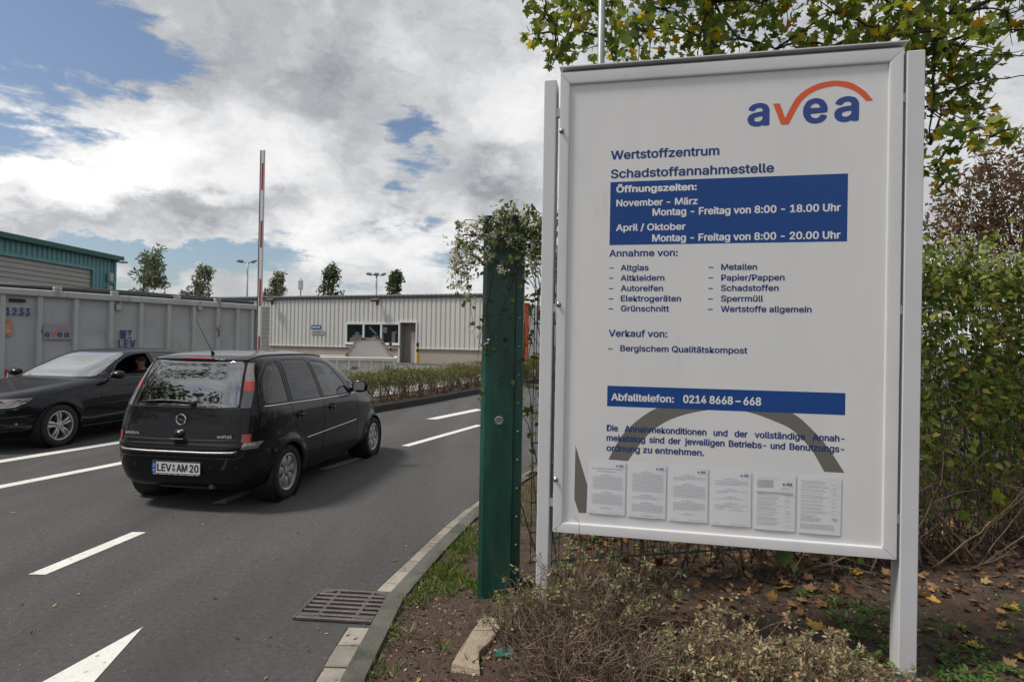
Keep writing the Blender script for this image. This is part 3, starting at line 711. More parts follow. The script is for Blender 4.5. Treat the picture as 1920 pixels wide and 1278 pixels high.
M_glassmid = glassmat('tinted_window_glass', (.80, .95, .92), .55, refl=.10)
M_glassclear = glassmat('clear_window_glass', (.92, .98, .97), .92, refl=.04)
M_glasswind = glassmat('windscreen_glass', (.85, .95, .97), .60, refl=.50, rough=.03)
M_seatcloth = mat('seat_cloth', (.030, .030, .032), rough=.9, var=.2, vscale=40)
M_cabin = mat('cabin_plastic', (.022, .022, .023), rough=.8)
M_plate = mat('number_plate_white', (.74, .74, .73), rough=.4)
M_plate_blue = mat('number_plate_blue', (.02, .09, .42), rough=.4)
M_plate_txt = mat('number_plate_black', (.012, .012, .012), rough=.5)
M_seal_red = mat('seal_red', (.35, .04, .03), rough=.5)
M_seam = mat('panel_gap', (.003, .003, .003), rough=.9)
M_seamlight = mat('panel_edge', (.040, .040, .042), rough=.55)

def catmull(K, sub):
    K = np.array(K, float); n = len(K); out = []
    for i in range(n-1):
        p0, p1, p2, p3 = K[max(i-1, 0)], K[i], K[i+1], K[min(i+2, n-1)]
        for k in range(sub):
            t = k/sub; out.append(.5*((2*p1)+(-p0+p2)*t+(2*p0-5*p1+4*p2-p3)*t*t+(-p0+3*p1-3*p2+p3)*t**3))
    out.append(K[-1]); return np.array(out)
def car_shell(rings, xc, sub=6, NP=72, crown=None, arches=(), taper=(.05, .08), flare=.03, archr=.34, wheelz=.3):
    """nested plan outlines from the sill up to the roof; ring = (z, x_rear, x_front, half width, corner rear, corner front, z rear, z front)"""
    Rg = catmull(rings, sub); V = []; F = []
    for (z, xr, xf, hw, n1, n2, zr, zf) in Rg:
        xc = xr+.47*(xf-xr); T = np.linspace(0, math.pi, 400); ct, st = np.cos(T), np.sin(T)
        n = np.where(ct < 0, n1, n2); a = np.where(ct < 0, xc-xr, xf-xc)
        x = xc+a*np.sign(ct)*np.abs(ct)**(2/n); y = hw*np.abs(st)**(2/n)
        s = (x-xc)/a
        y = y*(1-np.where(ct < 0, taper[0], taper[1])*np.abs(s)**3)
        L = np.concatenate([[0], np.cumsum(np.hypot(np.diff(x), np.diff(y)))]); q = np.linspace(0, L[-1], NP+1)
        x = np.interp(q, L, x); y = np.interp(q, L, y); s = (x-xc)/np.where(x < xc, xc-xr, xf-xc)
        zz = z+np.where(s > 0, zf, zr)*s*s
        if crown is not None: zz = zz+crown(x, y, z)
        for (ax_) in arches:
            d = np.hypot(x-ax_, zz-wheelz); y = y+np.where(y > hw*.7, flare*np.exp(-((d-archr-.02)/.055)**2)*(zz < wheelz+.5), 0)
        V.append(np.stack([x, y, zz], 1))
    k = NP+1; nv = []; nr = len(V)
    for P in V:                                          # right half mirrored from the left
        nv.extend([tuple(p) for p in P]); nv.extend([(p[0], -p[1], p[2]) for p in P[-2:0:-1]])
    m = 2*NP
    for i in range(nr-1):
        for j in range(m): F.append((i*m+j, i*m+(j+1) % m, (i+1)*m+(j+1) % m, (i+1)*m+j))
    F.append(tuple((nr-1)*m+j for j in range(m))); F.append(tuple(range(m-1, -1, -1)))
    bm = bmesh.new(); vs = [bm.verts.new(p) for p in nv]
    for f in F: bm.faces.new([vs[i] for i in f])
    bmesh.ops.recalc_face_normals(bm, faces=bm.faces); bm.faces.layers.int.new('pid'); bm.normal_update(); return bm
def inside(p, poly):
    c = False; n = len(poly); x, y = p
    for i in range(n):
        (x1, y1), (x2, y2) = poly[i], poly[(i+1) % n]
        if (y1 > y) != (y2 > y) and x < (x2-x1)*(y-y1)/(y2-y1)+x1: c = not c
    return c
def rounded(poly, r, n=4):
    out = []; k = len(poly)
    for i in range(k):
        p0, p1, p2 = Vector((*poly[i-1], 0)), Vector((*poly[i], 0)), Vector((*poly[(i+1) % k], 0))
        rr = r if not isinstance(r, (list, tuple)) else r[i]
        a = p1+(p0-p1).normalized()*min(rr, (p0-p1).length*.45); b = p1+(p2-p1).normalized()*min(rr, (p2-p1).length*.45)
        for j in range(n+1):
            t = j/n; q = a*(1-t)**2+p1*2*t*(1-t)+b*t*t; out.append((q.x, q.y))
    return out
def region(bm, poly, ax, cond, pid):
    """cut the shell along a convex outline seen from the side ('xz') or from the rear ('yz'); the faces inside get id pid"""
    i0, i1 = {'xz': (0, 2), 'yz': (1, 2), 'xy': (0, 1)}[ax]; lay = bm.faces.layers.int['pid']
    lo = [min(p[k] for p in poly)-.06 for k in (0, 1)]; hi = [max(p[k] for p in poly)+.06 for k in (0, 1)]
    def sel():
        o = []
        for f in bm.faces:
            if not cond(f): continue
            c0 = [v.co[i0] for v in f.verts]; c1 = [v.co[i1] for v in f.verts]
            if max(c0) < lo[0] or min(c0) > hi[0] or max(c1) < lo[1] or min(c1) > hi[1] or len(f.verts) > 20: continue
            o.append(f)
        return o
    n = len(poly)
    for k in range(n):
        p, q = poly[k], poly[(k+1) % n]; d = (q[0]-p[0], q[1]-p[1]); L = math.hypot(*d)
        if L < 1e-5: continue
        fs = sel(); co = Vector((0, 0, 0)); co[i0], co[i1] = p; no = Vector((0, 0, 0)); no[i0], no[i1] = -d[1]/L, d[0]/L
        es = set(e for f in fs for e in f.edges); vs = set(v for f in fs for v in f.verts)
        bmesh.ops.bisect_plane(bm, geom=list(vs)+list(es)+fs, plane_co=co, plane_no=no, dist=1e-4)
    bm.normal_update()
    for f in sel():
        c = f.calc_center_median()
        if inside((c[i0], c[i1]), poly): f[lay] = pid
def take(bm, name, pids, mat_, parent, sidefn=None, shift=0.0, angle=38):
    """faces with these ids become one part; sidefn(centre) picks one side"""
    lay = bm.faces.layers.int['pid']; mb = MB(); idx = {}
    pids = pids if isinstance(pids, (list, tuple)) else [pids]
    for f in bm.faces:
        if f[lay] not in pids or (sidefn and not sidefn(f.calc_center_median())): continue
        q = []
        for v in f.verts:
            if v not in idx: idx[v] = len(mb.v); mb.v.append(tuple(v.co+v.normal*shift))
            q.append(idx[v])
        mb.f.append(tuple(q)); mb.mi.append(pids.index(f[lay]) if isinstance(mat_, list) else 0)
    return mb.build(name, mat_, parent, smooth=True, angle=angle)
def on_surface(bvh, pts, ax, sgn, off=.002, start=4):
    out = []
    i0, i1 = {'xz': (0, 2), 'yz': (1, 2), 'xy': (0, 1)}[ax]; i2 = 3-i0-i1
    for p in pts:
        o = Vector((0, 0, 0)); o[i0], o[i1] = p; o[i2] = sgn*start; d = Vector((0, 0, 0)); d[i2] = -sgn
        h = bvh.ray_cast(o, d)
        if h[0] is not None: out.append(h[0]+h[1]*off)
    return out
def dense(pts, step=.04, closed=False):
    out = []; n = len(pts)
    for i in range(n if closed else n-1):
        a, b = pts[i], pts[(i+1) % n]; k = max(1, int(math.hypot(b[0]-a[0], b[1]-a[1])/step))
        out += [(a[0]+(b[0]-a[0])*t/k, a[1]+(b[1]-a[1])*t/k) for t in range(k)]
    if not closed: out.append(pts[-1])
    return out
def patch(mb, bvh, poly, ax, sgn, off=.003, n=14):
    """a thin decal or lens laid over the body: outline filled by a fan of strips"""
    lo, hi = min(p[1] for p in poly), max(p[1] for p in poly); rows = []
    for k in range(n+1):
        z = lo+(hi-lo)*(.0005+.999*k/n); xs = []
        for i in range(len(poly)):
            (x1, z1), (x2, z2) = poly[i], poly[(i+1) % len(poly)]
            if (z1 > z) != (z2 > z): xs.append(x1+(x2-x1)*(z-z1)/(z2-z1))
        if len(xs) >= 2: rows.append((z, min(xs), max(xs)))
    m = 8; vs = []
    for z, a, b in rows:
        r = on_surface(bvh, [(a+(b-a)*j/m, z) for j in range(m+1)], ax, sgn, off)
        if len(r) < m+1: continue
        vs.append(r)
    V = [p for r in vs for p in r]
    mb.add(V, [(i*(m+1)+j, i*(m+1)+j+1, (i+1)*(m+1)+j+1, (i+1)*(m+1)+j) for i in range(len(vs)-1) for j in range(m)])
def wheel(parent, x, y, z, r, w, rimr, style, sgn, steer=0.0):
    e = bpy.data.objects.new('wheel', None); COL.objects.link(e); e.parent = parent; e.location = (x, y, z); e.rotation_euler = (0, 0, steer); e.empty_display_size = .1
    t = MB(); h = w/2
    prof = [(rimr-.012, -h*.72), (rimr+.004, -h*.94), (rimr+.03, -h*1.0), (r-.045, -h*1.02), (r-.018, -h*.94), (r-.004, -h*.78), (r, -h*.5), (r, h*.5), (r-.004, h*.78), (r-.018, h*.94), (r-.045, h*1.02), (rimr+.03, h*1.0), (rimr+.004, h*.94), (rimr-.012, h*.72)]
    t.lathe(prof, 48, 'y'); t.build('tyre', M_rubber, e, smooth=True)
    o = sgn                                              # outward
    b = MB(); b.cur = 0
    b.lathe([(rimr-.002, o*h*.90), (rimr-.010, o*h*.93), (rimr-.022, o*h*.86), (rimr-.028, o*h*.5), (rimr-.04, -o*h*.6)], 48, 'y')
    b.cur = 1; b.lathe([(rimr-.03, -o*h*.1), (.001, -o*h*.1)], 24, 'y'); b.lathe([(.05, 0), (rimr*.62, o*.002), (rimr*.62, o*.012), (.05, o*.014)], 24, 'y'); b.cur = 0
    yo = o*h*.62
    nsp = 7 if style == 7 else 5
    for k in range(nsp):
        a = 2*math.pi*k/nsp+.2; ca, sa = math.cos(a), math.sin(a)
        def P(rad, tan, yy): return (rad*ca-tan*sa, yy, rad*sa+tan*ca)
        subs = [(0, .024, .046)] if style == 7 else [(-.027, .015, .022), (.027, .015, .022)]
        for (off, w0, w1) in subs:
            vs = []; n = 7
            for i in range(n+1):
                t_ = i/n; rad = .045+(rimr-.02-.045)*t_; ww = w0+(w1-w0)*(math.sin(t_*math.pi*.62) if style == 7 else t_); of = off*(.55+.65*t_)
                if style == 7 and t_ > .85: ww *= 1.0
                crn = yo+o*(.016*math.sin(math.pi*t_)*(.6 if style == 7 else 1)+.006)
                vs += [P(rad, of-ww, crn-o*.030), P(rad, of-ww*.9, crn-o*.003), P(rad, of, crn+o*.004), P(rad, of+ww*.9, crn-o*.003), P(rad, of+ww, crn-o*.030)]
            b.add(vs, [(i*5+j, i*5+j+1, (i+1)*5+j+1, (i+1)*5+j) for i in range(n) for j in range(4)])
    b.lathe([(.068, yo-o*.025), (.066, yo+o*.004), (.045, yo+o*.012), (.030, yo+o*.013), (.028, yo+o*.020), (.001, yo+o*.022)], 24, 'y')
    b.cur = 1
    for k in range(5):
        a = 2*math.pi*k/5; b.lathe([(.009, yo-.004*o), (.009, yo+.0135*o), (.001, yo+.0135*o)], 8, 'y', (.050*math.cos(a), 0, .050*math.sin(a)))
    b.build('rim', [M_rim, M_rimdark], e, angle=35)
    return e
def seat(parent, x, y, zf, name='front_seat', head=True):
    b = MB(); b.box((x, y, zf+.10), (.50, .48, .16), bev=.05); b.box((x-.30, y, zf+.45), (.16, .46, .62), rot=(0, R(-14), 0), bev=.05)
    if head:
        b.box((x-.41, y, zf+.86), (.10, .25, .20), rot=(0, R(-8), 0), bev=.045)
        for s in (-1, 1): b.tube([(x-.38, y+s*.06, zf+.70), (x-.405, y+s*.06, zf+.80)], .007, 6)
    return b.build(name, M_seatcloth, parent, angle=40)
def cabin(bm, parent, floor, x0, x1, zt, hw):
    b = MB(); b.box(((x0+x1)/2, 0, floor), (x1-x0, hw*2, .04)); return b.build('cabin_floor', M_cabin, parent)
def lid(f): return f.normal.z > .9

# ---- the small black people carrier, seen from behind
mv = thing('compact_minivan', 'black compact minivan driving away on the near lane, number plate LEV AM 20', 'car', (-3.262, 6.905, 0), math.pi/2-.1357)
MR = [(.20, -.50, 3.20, .72, 7, 5, 0, 0), (.265, -.63, 3.26, .785, 8, 5, 0, 0), (.40, -.70, 3.31, .822, 8, 5, 0, 0), (.55, -.725, 3.33, .838, 8, 5, 0, 0), (.640, -.725, 3.32, .842, 8, 5, 0, 0), (.675, -.714, 3.30, .842, 9, 5, 0, 0),
      (.72, -.692, 3.28, .842, 9, 5, 0, 0), (.85, -.674, 3.19, .842, 9, 5, 0, 0), (.98, -.640, 2.90, .830, 9, 5, .0, .0), (1.06, -.612, 2.52, .802, 9, 7, .0, .0), (1.10, -.595, 2.40, .788, 9, 7, 0, .0),
      (1.30, -.510, 2.07, .722, 9, 7, 0, 0), (1.45, -.434, 1.76, .660, 9, 7, 0, 0), (1.532, -.378, 1.53, .602, 9, 7, 0, 0), (1.572, -.25, 1.32, .545, 8, 6, 0, 0), (1.602, .0, 1.14, .44, 7, 4, 0, 0), (1.620, .25, .98, .28, 5, 4, 0, 0), (1.625, .45, .80, .10, 4, 4, 0, 0)]
bm = car_shell(MR, 1.3, 7, 96, arches=(0, 2.63), taper=(.035, .10), flare=.022, archr=.335, wheelz=.30)
bvh = BVHTree.FromBMesh(bm)
side = lambda f: abs(f.normal.y) > .35 and abs(f.calc_center_median().y) > .35
rearf = lambda f: f.normal.x < -.35
def circ(x, z, r, n=28): return [(x+r*math.cos(2*math.pi*k/n), z+r*math.sin(2*math.pi*k/n)) for k in range(n)]
arch_ok = lambda f: abs(f.calc_center_median().y) > .45 and abs(f.normal.x) < .9
for ax_ in (0, 2.63): region(bm, circ(ax_, .295, .335), 'xz', arch_ok, 99)
quarter = rounded([(-.40, 1.075), (.03, 1.072), (.03, 1.515), (-.20, 1.465), (-.345, 1.32)], [.05, .02, .03, .10, .10])
rdoor = rounded([(.11, 1.068), (.82, 1.052), (.74, 1.515), (.13, 1.525)], [.02, .03, .06, .05])
fdoor = rounded([(.90, 1.053), (1.72, 1.045), (1.62, 1.17), (1.32, 1.46), (.80, 1.503)], [.03, .03, .06, .14, .06])
fquart = rounded([(1.80, 1.045), (2.08, 1.055), (1.80, 1.20)], .02)
for k, pl in enumerate((quarter, rdoor, fdoor, fquart)): region(bm, pl, 'xz', side, 10+k)
rwin = rounded([(-.588, 1.055), (.588, 1.055), (.518, 1.520), (-.518, 1.520)], [.04, .04, .06, .06])
region(bm, rwin, 'yz', rearf, 20)
wscr = rounded([(-.66, 1.12), (.66, 1.12), (.52, 1.47), (-.52, 1.47)], .06); region(bm, wscr, 'yz', lambda f: f.normal.x > .25, 21)
for s in (1, -1):                                        # tail lights up the corner pillars
    P = lambda y, z: (s*y, z)
    def tl(poly, pid): region(bm, [P(*p) for p in (poly if s > 0 else poly[::-1])], 'yz', lambda f, s=s: f.normal.x < (-.30 if pid < 33 else -.6) and f.calc_center_median().y*s > .3, pid)
    tl([(.606, 1.05), (.690, 1.05), (.668, 1.22), (.588, 1.22)], 30); tl([(.588, 1.22), (.668, 1.22), (.643, 1.315), (.572, 1.315)], 31); tl([(.572, 1.315), (.643, 1.315), (.582, 1.50), (.538, 1.50)], 32)
    tl([(.655, .715), (.86, .715), (.86, .795), (.655, .795)], 33)
lay = bm.faces.layers.int['pid']
body = take(bm, 'body', 0, M_paintA, mv)
for pid, nm, mt in ((10, 'quarter_window', M_glassdark), (11, 'rear_door_window', M_glassdark), (12, 'front_door_window', M_glassmid), (13, 'corner_window', M_glassdark)):
    for s in (1, -1): take(bm, nm, pid, mt, mv, lambda c, s=s: c.y*s > 0)
take(bm, 'rear_window', 20, M_glassrear, mv); take(bm, 'windscreen', 21, M_glasswind, mv)
for s in (1, -1):
    f_ = lambda c, s=s: c.y*s > 0
    take(bm, 'tail_light', [30, 31, 32], [M_grey_lens, M_red_lit, M_clear_lens], mv, f_, .004); take(bm, 'bumper_light', 33, M_red_lens, mv, f_, .004)
    b = MB(); patch(b, bvh, [(s*.66, .645), (s*.765, .645), (s*.790, .712), (s*.68, .712)][::1], 'yz', -1, .003); b.build('reflector_panel', M_clear_lens, mv, smooth=True)
for ax_ in (0, 2.63):
    for s in (1, -1): b = MB(); b.lathe([(.337, s*.825), (.345, s*.60), (.30, s*.50), (.02, s*.50)], 20, 'y', (ax_, 0, .295)); b.build('wheel_housing', M_trim, mv, smooth=True)
cabin(bm, mv, .45, -.45, 2.2, 1.5, .70)
b = MB(); b.box((1.95, 0, .90), (.35, 1.25, .26), bev=.08); b.build('dashboard', M_cabin, mv, angle=40)
for y in (.36, -.36): seat(mv, 1.15, y, .50)
b = MB(); b.box((.15, 0, .60), (.5, 1.25, .18), bev=.05); b.box((-.12, 0, .88), (.14, 1.25, .50), rot=(0, R(-12), 0), bev=.05)
for y in (-.4, 0, .4): b.box((-.19, y, 1.19), (.09, .24, .14), bev=.04)
b.build('rear_seat', M_seatcloth, mv, angle=40)
# fine lines: doors, tailgate, bumper
def line_part(mb, pts, ax, sgn, r=.0022, off=.0005, closed=False, step=.03):
    p = on_surface(bvh, dense(pts, step, closed), ax, sgn, off)
    if len(p) > 2: mb.tube(p, r, 5, closed=closed)
for s in (1, -1):
    dg = MB(); line_part(dg, [(.07, 1.545), (.06, 1.05), (.09, .90), (.22, .66), (.35, .40), (.36, .33)], 'xz', s); line_part(dg, [(.86, 1.06), (.86, .9), (.84, .32)], 'xz', s); line_part(dg, [(1.86, 1.03), (1.96, .80), (1.93, .33)], 'xz', s); line_part(dg, [(.36, .33), (1.93, .33)], 'xz', s)
    line_part(dg, circ(-.16, .88, .085, 20), 'xz', s, closed=True); dg.build('door_seam', M_seam, mv)
    hl = MB(); line_part(hl, [(.40, .62), (1.88, .655)], 'xz', s, .0045, .002); hl.build('side_moulding', M_chrome, mv)
    hl = MB(); line_part(hl, [(-.415, 1.055), (-.05, 1.052), (.85, 1.035), (1.75, 1.025), (2.05, 1.04)], 'xz', s, .0065, .001); hl.build('belt_moulding_or_highlight', M_chrome, mv)
    wt = MB()
    for pl in (quarter, rdoor, fdoor, fquart): line_part(wt, pl, 'xz', s, .008, -.003, True, .05)
    wt.build('window_trim', M_trim, mv)
    qz = MB(); line_part(qz, [(-.415, 1.06), (-.435, 1.18), (-.37, 1.335), (-.21, 1.485), (-.06, 1.522)], 'xz', s, .004, .001); qz.build('quarter_moulding', M_seamlight, mv, smooth=True)
    for x, z in ((.22, .90), (1.06, .905)):
        c = on_surface(bvh, [(x, z)], 'xz', s, 0)[0]; b = MB()
        b.lathe([(.060, s*.004), (.050, -s*.010), (.001, -s*.016)], 18, 'y', (c.x, c.y+.002*s, c.z)); b.lathe([(.064, -s*.004), (.062, s*.007), (.056, s*.006), (.056, -s*.004)], 18, 'y', (c.x, c.y, c.z)); b.tube([(c.x-.068, c.y+s*.004, c.z+.004), (c.x-.02, c.y+s*.030, c.z+.008), (c.x+.03, c.y+s*.030, c.z+.008), (c.x+.07, c.y+s*.004, c.z+.004)], [.012, .016, .016, .012], 8)
        b.build('door_handle', M_paintA, mv, smooth=True)
    b = MB(); sc = on_surface(bvh, [(1.84, 1.07)], 'xz', s, 0)[0]
    N_ = 12
    b.grid(lambda u, v: (sc.x-.02+.085*math.cos(2*math.pi*u)*math.sin(math.pi*v)*(1.0 if math.cos(2*math.pi*u) > 0 else .35), sc.y+s*(.13+.115*math.cos(math.pi*v)), sc.z+.055+.085*math.sin(2*math.pi*u)*math.sin(math.pi*v)**.6), 20, N_); b.tube([(sc.x, sc.y-s*.02, sc.z), (sc.x, sc.y+s*.06, sc.z+.03)], .025, 8)
    mr_ = b.build('wing_mirror', M_paintA, mv, smooth=True)
    b = MB(); b.prism(rounded([(sc.y+s*.05, sc.z+.0), (sc.y+s*.21, sc.z+.0), (sc.y+s*.21, sc.z+.115), (sc.y+s*.05, sc.z+.115)], .03), sc.x-.056, sc.x-.05, 'yz'); b.build('mirror_glass', M_chrome, mr_)
# tailgate details, all on the rear face
tg = MB(); line_part(tg, [(.60, 1.045), (-.60, 1.045)], 'yz', -1, .0028, .0008); tg.build('tailgate_seam', M_seamlight, mv)
tg = MB()
for s in (1, -1): line_part(tg, [(s*.625, 1.04), (s*.645, .80), (s*.640, .70), (s*.60, .665)], 'yz', -1)
line_part(tg, [(.60, .668), (-.60, .668)], 'yz', -1); tg.build('tailgate_gap', M_seam, mv)
lip = MB(); line_part(lip, [(.62, .735), (.25, .725), (-.25, .725), (-.62, .735)], 'yz', -1, .0032, .0005); lip.build('tailgate_lip', M_seamlight, mv, smooth=True)
rt = MB(); line_part(rt, rwin, 'yz', -1, .008, -.003, True, .05); rt.build('rear_window_seal', M_trim, mv)
sp = MB()                                                # roof spoiler over the rear window
sp.grid(lambda u, v: (-.375-.050*math.sin(math.pi*v)+.07*v-.02+.05*abs(2*u-1)**4, -.53+1.06*u, 1.518+.040*v-.006*abs(2*u-1)**2), 24, 8); sp.build('roof_spoiler', M_paintA, mv, smooth=True)
b = MB(); b.box((-.414, .0, 1.540), (.016, .36, .018), bev=.005); b.build('third_brake_light', M_red_lens, mv)
ch = MB(); p_ = on_surface(bvh, dense([(.635, .628), (.60, .612), (.3, .604), (-.3, .604), (-.60, .612), (-.635, .628)], .05), 'yz', -1, .006); ch.tube(p_, .0155, 8); ch.build('bumper_chrome_strip', M_dullchrome, mv, smooth=True)
ch = MB(); line_part(ch, [(.70, .66), (.68, .58), (.62, .553), (-.62, .553), (-.68, .58), (-.70, .66)], 'yz', -1, .004, .001); ch.build('bumper_edge', M_seamlight, mv, smooth=True)
# badge: ring crossed by a bolt
bx = on_surface(bvh, [(0, .925)], 'yz', -1, .008)[0]
b = MB(); b.tube([(bx.x-.002, .052*math.cos(a), .925+.052*math.sin(a)) for a in [2*math.pi*k/28 for k in range(28)]], .007, 8, closed=True)
b.prism([(.078, .925), (.052, .937), (-.018, .934), (-.004, .925), (-.078, .921), (-.052, .912), (.016, .914), (.004, .923)][::-1], bx.x-.011, bx.x+.001, 'yz'); b.build('badge', M_chrome, mv, smooth=False)
Mrear = lambda y0, z0, x: Matrix(((0, -1, 0, x), (-1, 0, 0, y0), (0, 0, 1, z0), (0, 0, 0, 1))) if False else Matrix(((0, 1, 0, x), (-1, 0, 0, y0), (0, 0, 1, z0), (0, 0, 0, 1)))
xx = on_surface(bvh, [(0, .77)], 'yz', -1, .006)[0].x
b = MB(); b.M = Mrear(.60, .765, xx); text(b, 'MERIVA', 0, .155, 0, .026, 0, .9); b.build('model_lettering', M_pale, mv)
b = MB(); b.M = Mrear(-.415, .755, xx); text(b, 'ecoFLEX', 0, .16, 0, .028, 0, .9); b.build('model_lettering', M_pale, mv)
# grip bulge with the handle under it
b = MB(); b.grid(lambda u, v: (xx+.012-.045*max(0, math.sin(math.pi*v))**.6*max(0, math.sin(math.pi*u))**.6, .062-.124*u, .738+.085*v), 14, 12); b.build('tailgate_grip', M_paintA, mv, smooth=True)
b = MB(); b.box((xx-.03, 0, .735), (.035, .15, .012), bev=.004); b.build('grip_edge', M_seamlight, mv)
# number plate
pxp = on_surface(bvh, [(0, .45)], 'yz', -1, .0)[0].x-.012
b = MB(); b.box((pxp+.004, 0, .443), (.016, .545, .142), bev=.006); hold = b.build('number_plate', M_trim, mv)
b = MB(); b.M = Mrear(.262, .388, pxp-.0055); PW = .524
b.cur = 0; b.quad((0, 0, 0), (PW, 0, 0), (PW, 0, .112), (0, 0, .112)); b.cur = 1; b.quad((0, -.0006, 0), (.042, -.0006, 0), (.042, -.0006, .112), (0, -.0006, .112))
b.cur = 0; b.tube([(.021+.012*math.cos(a), -.001, .075+.012*math.sin(a)) for a in [2*math.pi*k/12 for k in range(12)]], .0016, 4, closed=True); text(b, 'D', .013, .029, .016, .022, -.0012, .6)
b.cur = 2; text(b, 'LEV', .054, .212, .020, .074, -.0014, .75); text(b, 'AM', .268, .388, .020, .074, -.0014, .75); text(b, '20', .410, .510, .020, .074, -.0014, .75)
b.cur = 3; b.prism([(.237+.014*math.cos(a), .080+.014*math.sin(a)) for a in [2*math.pi*k/14 for k in range(14)]], -.0016, -.0008, 'xz'); b.cur = 4; b.prism([(.237+.019*math.cos(a), .040+.019*math.sin(a)) for a in [2*math.pi*k/14 for k in range(14)]], -.0016, -.0008, 'xz')
b.build('plate_face', [M_plate, M_plate_blue, M_plate_txt, M_seal_red, M_clear_lens], hold)
b = MB(); b.M = Mrear(.262, .376, pxp-.0055)
x = .01
while x < .50: e = x+rnd.uniform(.02, .09); b.quad((x, 0, 0), (min(e, .51), 0, 0), (min(e, .51), 0, .005), (x, 0, .005)); x = e+.012
b.build('holder_print', M_plate, hold)
for y in (.46, .16, -.36, -.62):
    c = on_surface(bvh, [(y, .465)], 'yz', -1, .001)[0]; b = MB(); b.lathe([(.013, 0), (.011, -.004), (.001, -.004)], 12, 'x', tuple(c)); b.build('parking_sensor', M_trim, mv)
# wiper, aerial
wp = on_surface(bvh, [(.47-.56*k/10, 1.085+.014*math.sin(k/10*math.pi)) for k in range(11)], 'yz', -1, .022)
b = MB(); b.tube(wp, [.006]+[.012]*9+[.016], 6); c = on_surface(bvh, [(-.09, 1.085)], 'yz', -1, 0)[0]; b.lathe([(.028, 0), (.026, -.03), (.001, -.034)], 14, 'x', tuple(c)); b.build('rear_wiper', M_trim, mv, smooth=True)
b = MB(); z0 = on_surface(bvh, [(-.16, .0)], 'xy', 1, 0, 4)[0]; b.tube([z0, z0+Vector((-.03, 0, .035))], [.020, .009], 8); b.tube([z0+Vector((-.03, 0, .035)), z0+Vector((-.27, .02, .36))], [.004, .0022], 6); b.build('aerial', M_trim, mv)
for s in (1, -1):
    b = MB(); p = on_surface(bvh, [(-.28+.16*k, s*(.535-.0)) for k in range(11)], 'xy', 1, .004); 
    if len(p) > 2: b.tube(p, .008, 6); b.build('roof_rail', M_trim, mv, smooth=True)
b = MB(); b.tube([(-.30, -.34, .26), (-.66, -.34, .255)], .024, 10); b.box((-.45, 0, .25), (.25, .7, .10), bev=.04); b.build('exhaust', M_iron, mv)
b = MB(); b.box((1.3, 0, .24), (3.4, 1.0, .12)); b.build('underbody', M_trim, mv)
for x, sgn in ((0, 1), (0, -1), (2.63, 1), (2.63, -1)): wheel(mv, x, sgn*.735, .300, .300, .185, .205, 7, sgn)
bm.free()

# ---- the black hatchback coming the other way with its driver
GH = math.atan2(-.986, -.165); GS_ = 1.06
gf = thing('hatchback_car', 'black hatchback facing left with a driver at the open side window', 'car', (-7.22+GS_*2.637*.165-GS_*.78*.986, 9.75+GS_*2.637*.986+GS_*.78*.165, 0), GH); gf.scale = (GS_,)*3
GR = [(.19, -.58, 3.34, .75, 7, 5, 0, 0), (.25, -.66, 3.44, .83, 8, 5, 0, 0), (.38, -.72, 3.49, .875, 8, 5, 0, 0), (.52, -.74, 3.51, .890, 8, 5, 0, 0), (.62, -.735, 3.49, .892, 8, 5, 0, 0), (.70, -.73, 3.43, .890, 8, 5, 0, 0), (.76, -.72, 3.33, .884, 8, 5.5, 0, 0),
      (.83, -.71, 3.10, .872, 8, 6, 0, 0), (.90, -.70, 2.68, .862, 8, 7, .02, 0), (.955, -.69, 2.30, .842, 8, 8, .03, 0), (.99, -.67, 2.10, .812, 8, 9, .03, 0), (1.15, -.58, 1.76, .742, 8, 9, 0, 0), (1.31, -.44, 1.38, .662, 8, 9, 0, 0),
      (1.395, -.33, 1.12, .592, 8, 9, 0, 0), (1.428, -.22, .92, .500, 7, 7, 0, 0), (1.448, -.08, .72, .34, 6, 4, 0, 0), (1.456, .1, .55, .14, 5, 4, 0, 0)]
bm = car_shell(GR, 1.25, 7, 96, arches=(0, 2.637), taper=(.06, .13), flare=.016, archr=.345, wheelz=.315)
bvh = BVHTree.FromBMesh(bm)
for ax_ in (0, 2.637): region(bm, circ(ax_, .31, .348), 'xz', arch_ok, 99)
gq = rounded([(1.66, 1.02), (1.83, 1.028), (1.66, 1.105)], .012)
gfd = rounded([(.66, 1.025), (1.61, 1.02), (1.42, 1.185), (1.20, 1.295), (.98, 1.355), (.70, 1.375)], [.03, .03, .05, .08, .10, .03])
grd = rounded([(-.22, 1.06), (.58, 1.028), (.62, 1.385), (.15, 1.375), (-.10, 1.30)], [.04, .03, .03, .10, .10])
gqr = rounded([(-.45, 1.08), (-.28, 1.07), (-.16, 1.27), (-.30, 1.20)], .03)
for k, pl in enumerate((gq, gfd, grd, gqr)): region(bm, pl, 'xz', side, 10+k)
gws = rounded([(-.72, 1.01), (.72, 1.01), (.555, 1.385), (-.555, 1.385)], [.06, .06, .08, .08]); region(bm, gws, 'yz', lambda f: f.normal.x > .2 and f.normal.z < .97, 21)
region(bm, rounded([(-.56, 1.05), (.56, 1.05), (.48, 1.36), (-.48, 1.36)], .05), 'yz', rearf, 20)
hl = [(3.60, .625), (3.62, .735), (3.30, .745), (2.99, .752), (3.06, .700), (3.22, .640)][::-1]
region(bm, hl, 'xz', lambda f: abs(f.calc_center_median().y) > .40 and abs(f.normal.z) < .92, 30)
take(bm, 'body', 0, M_paintB, gf)
for pid, nm, mt in ((10, 'corner_window', M_glassdark), (12, 'rear_door_window', M_glassmid), (13, 'quarter_window', M_glassdark)):
    for s in (1, -1): take(bm, nm, pid, mt, gf, lambda c, s=s: c.y*s > 0)
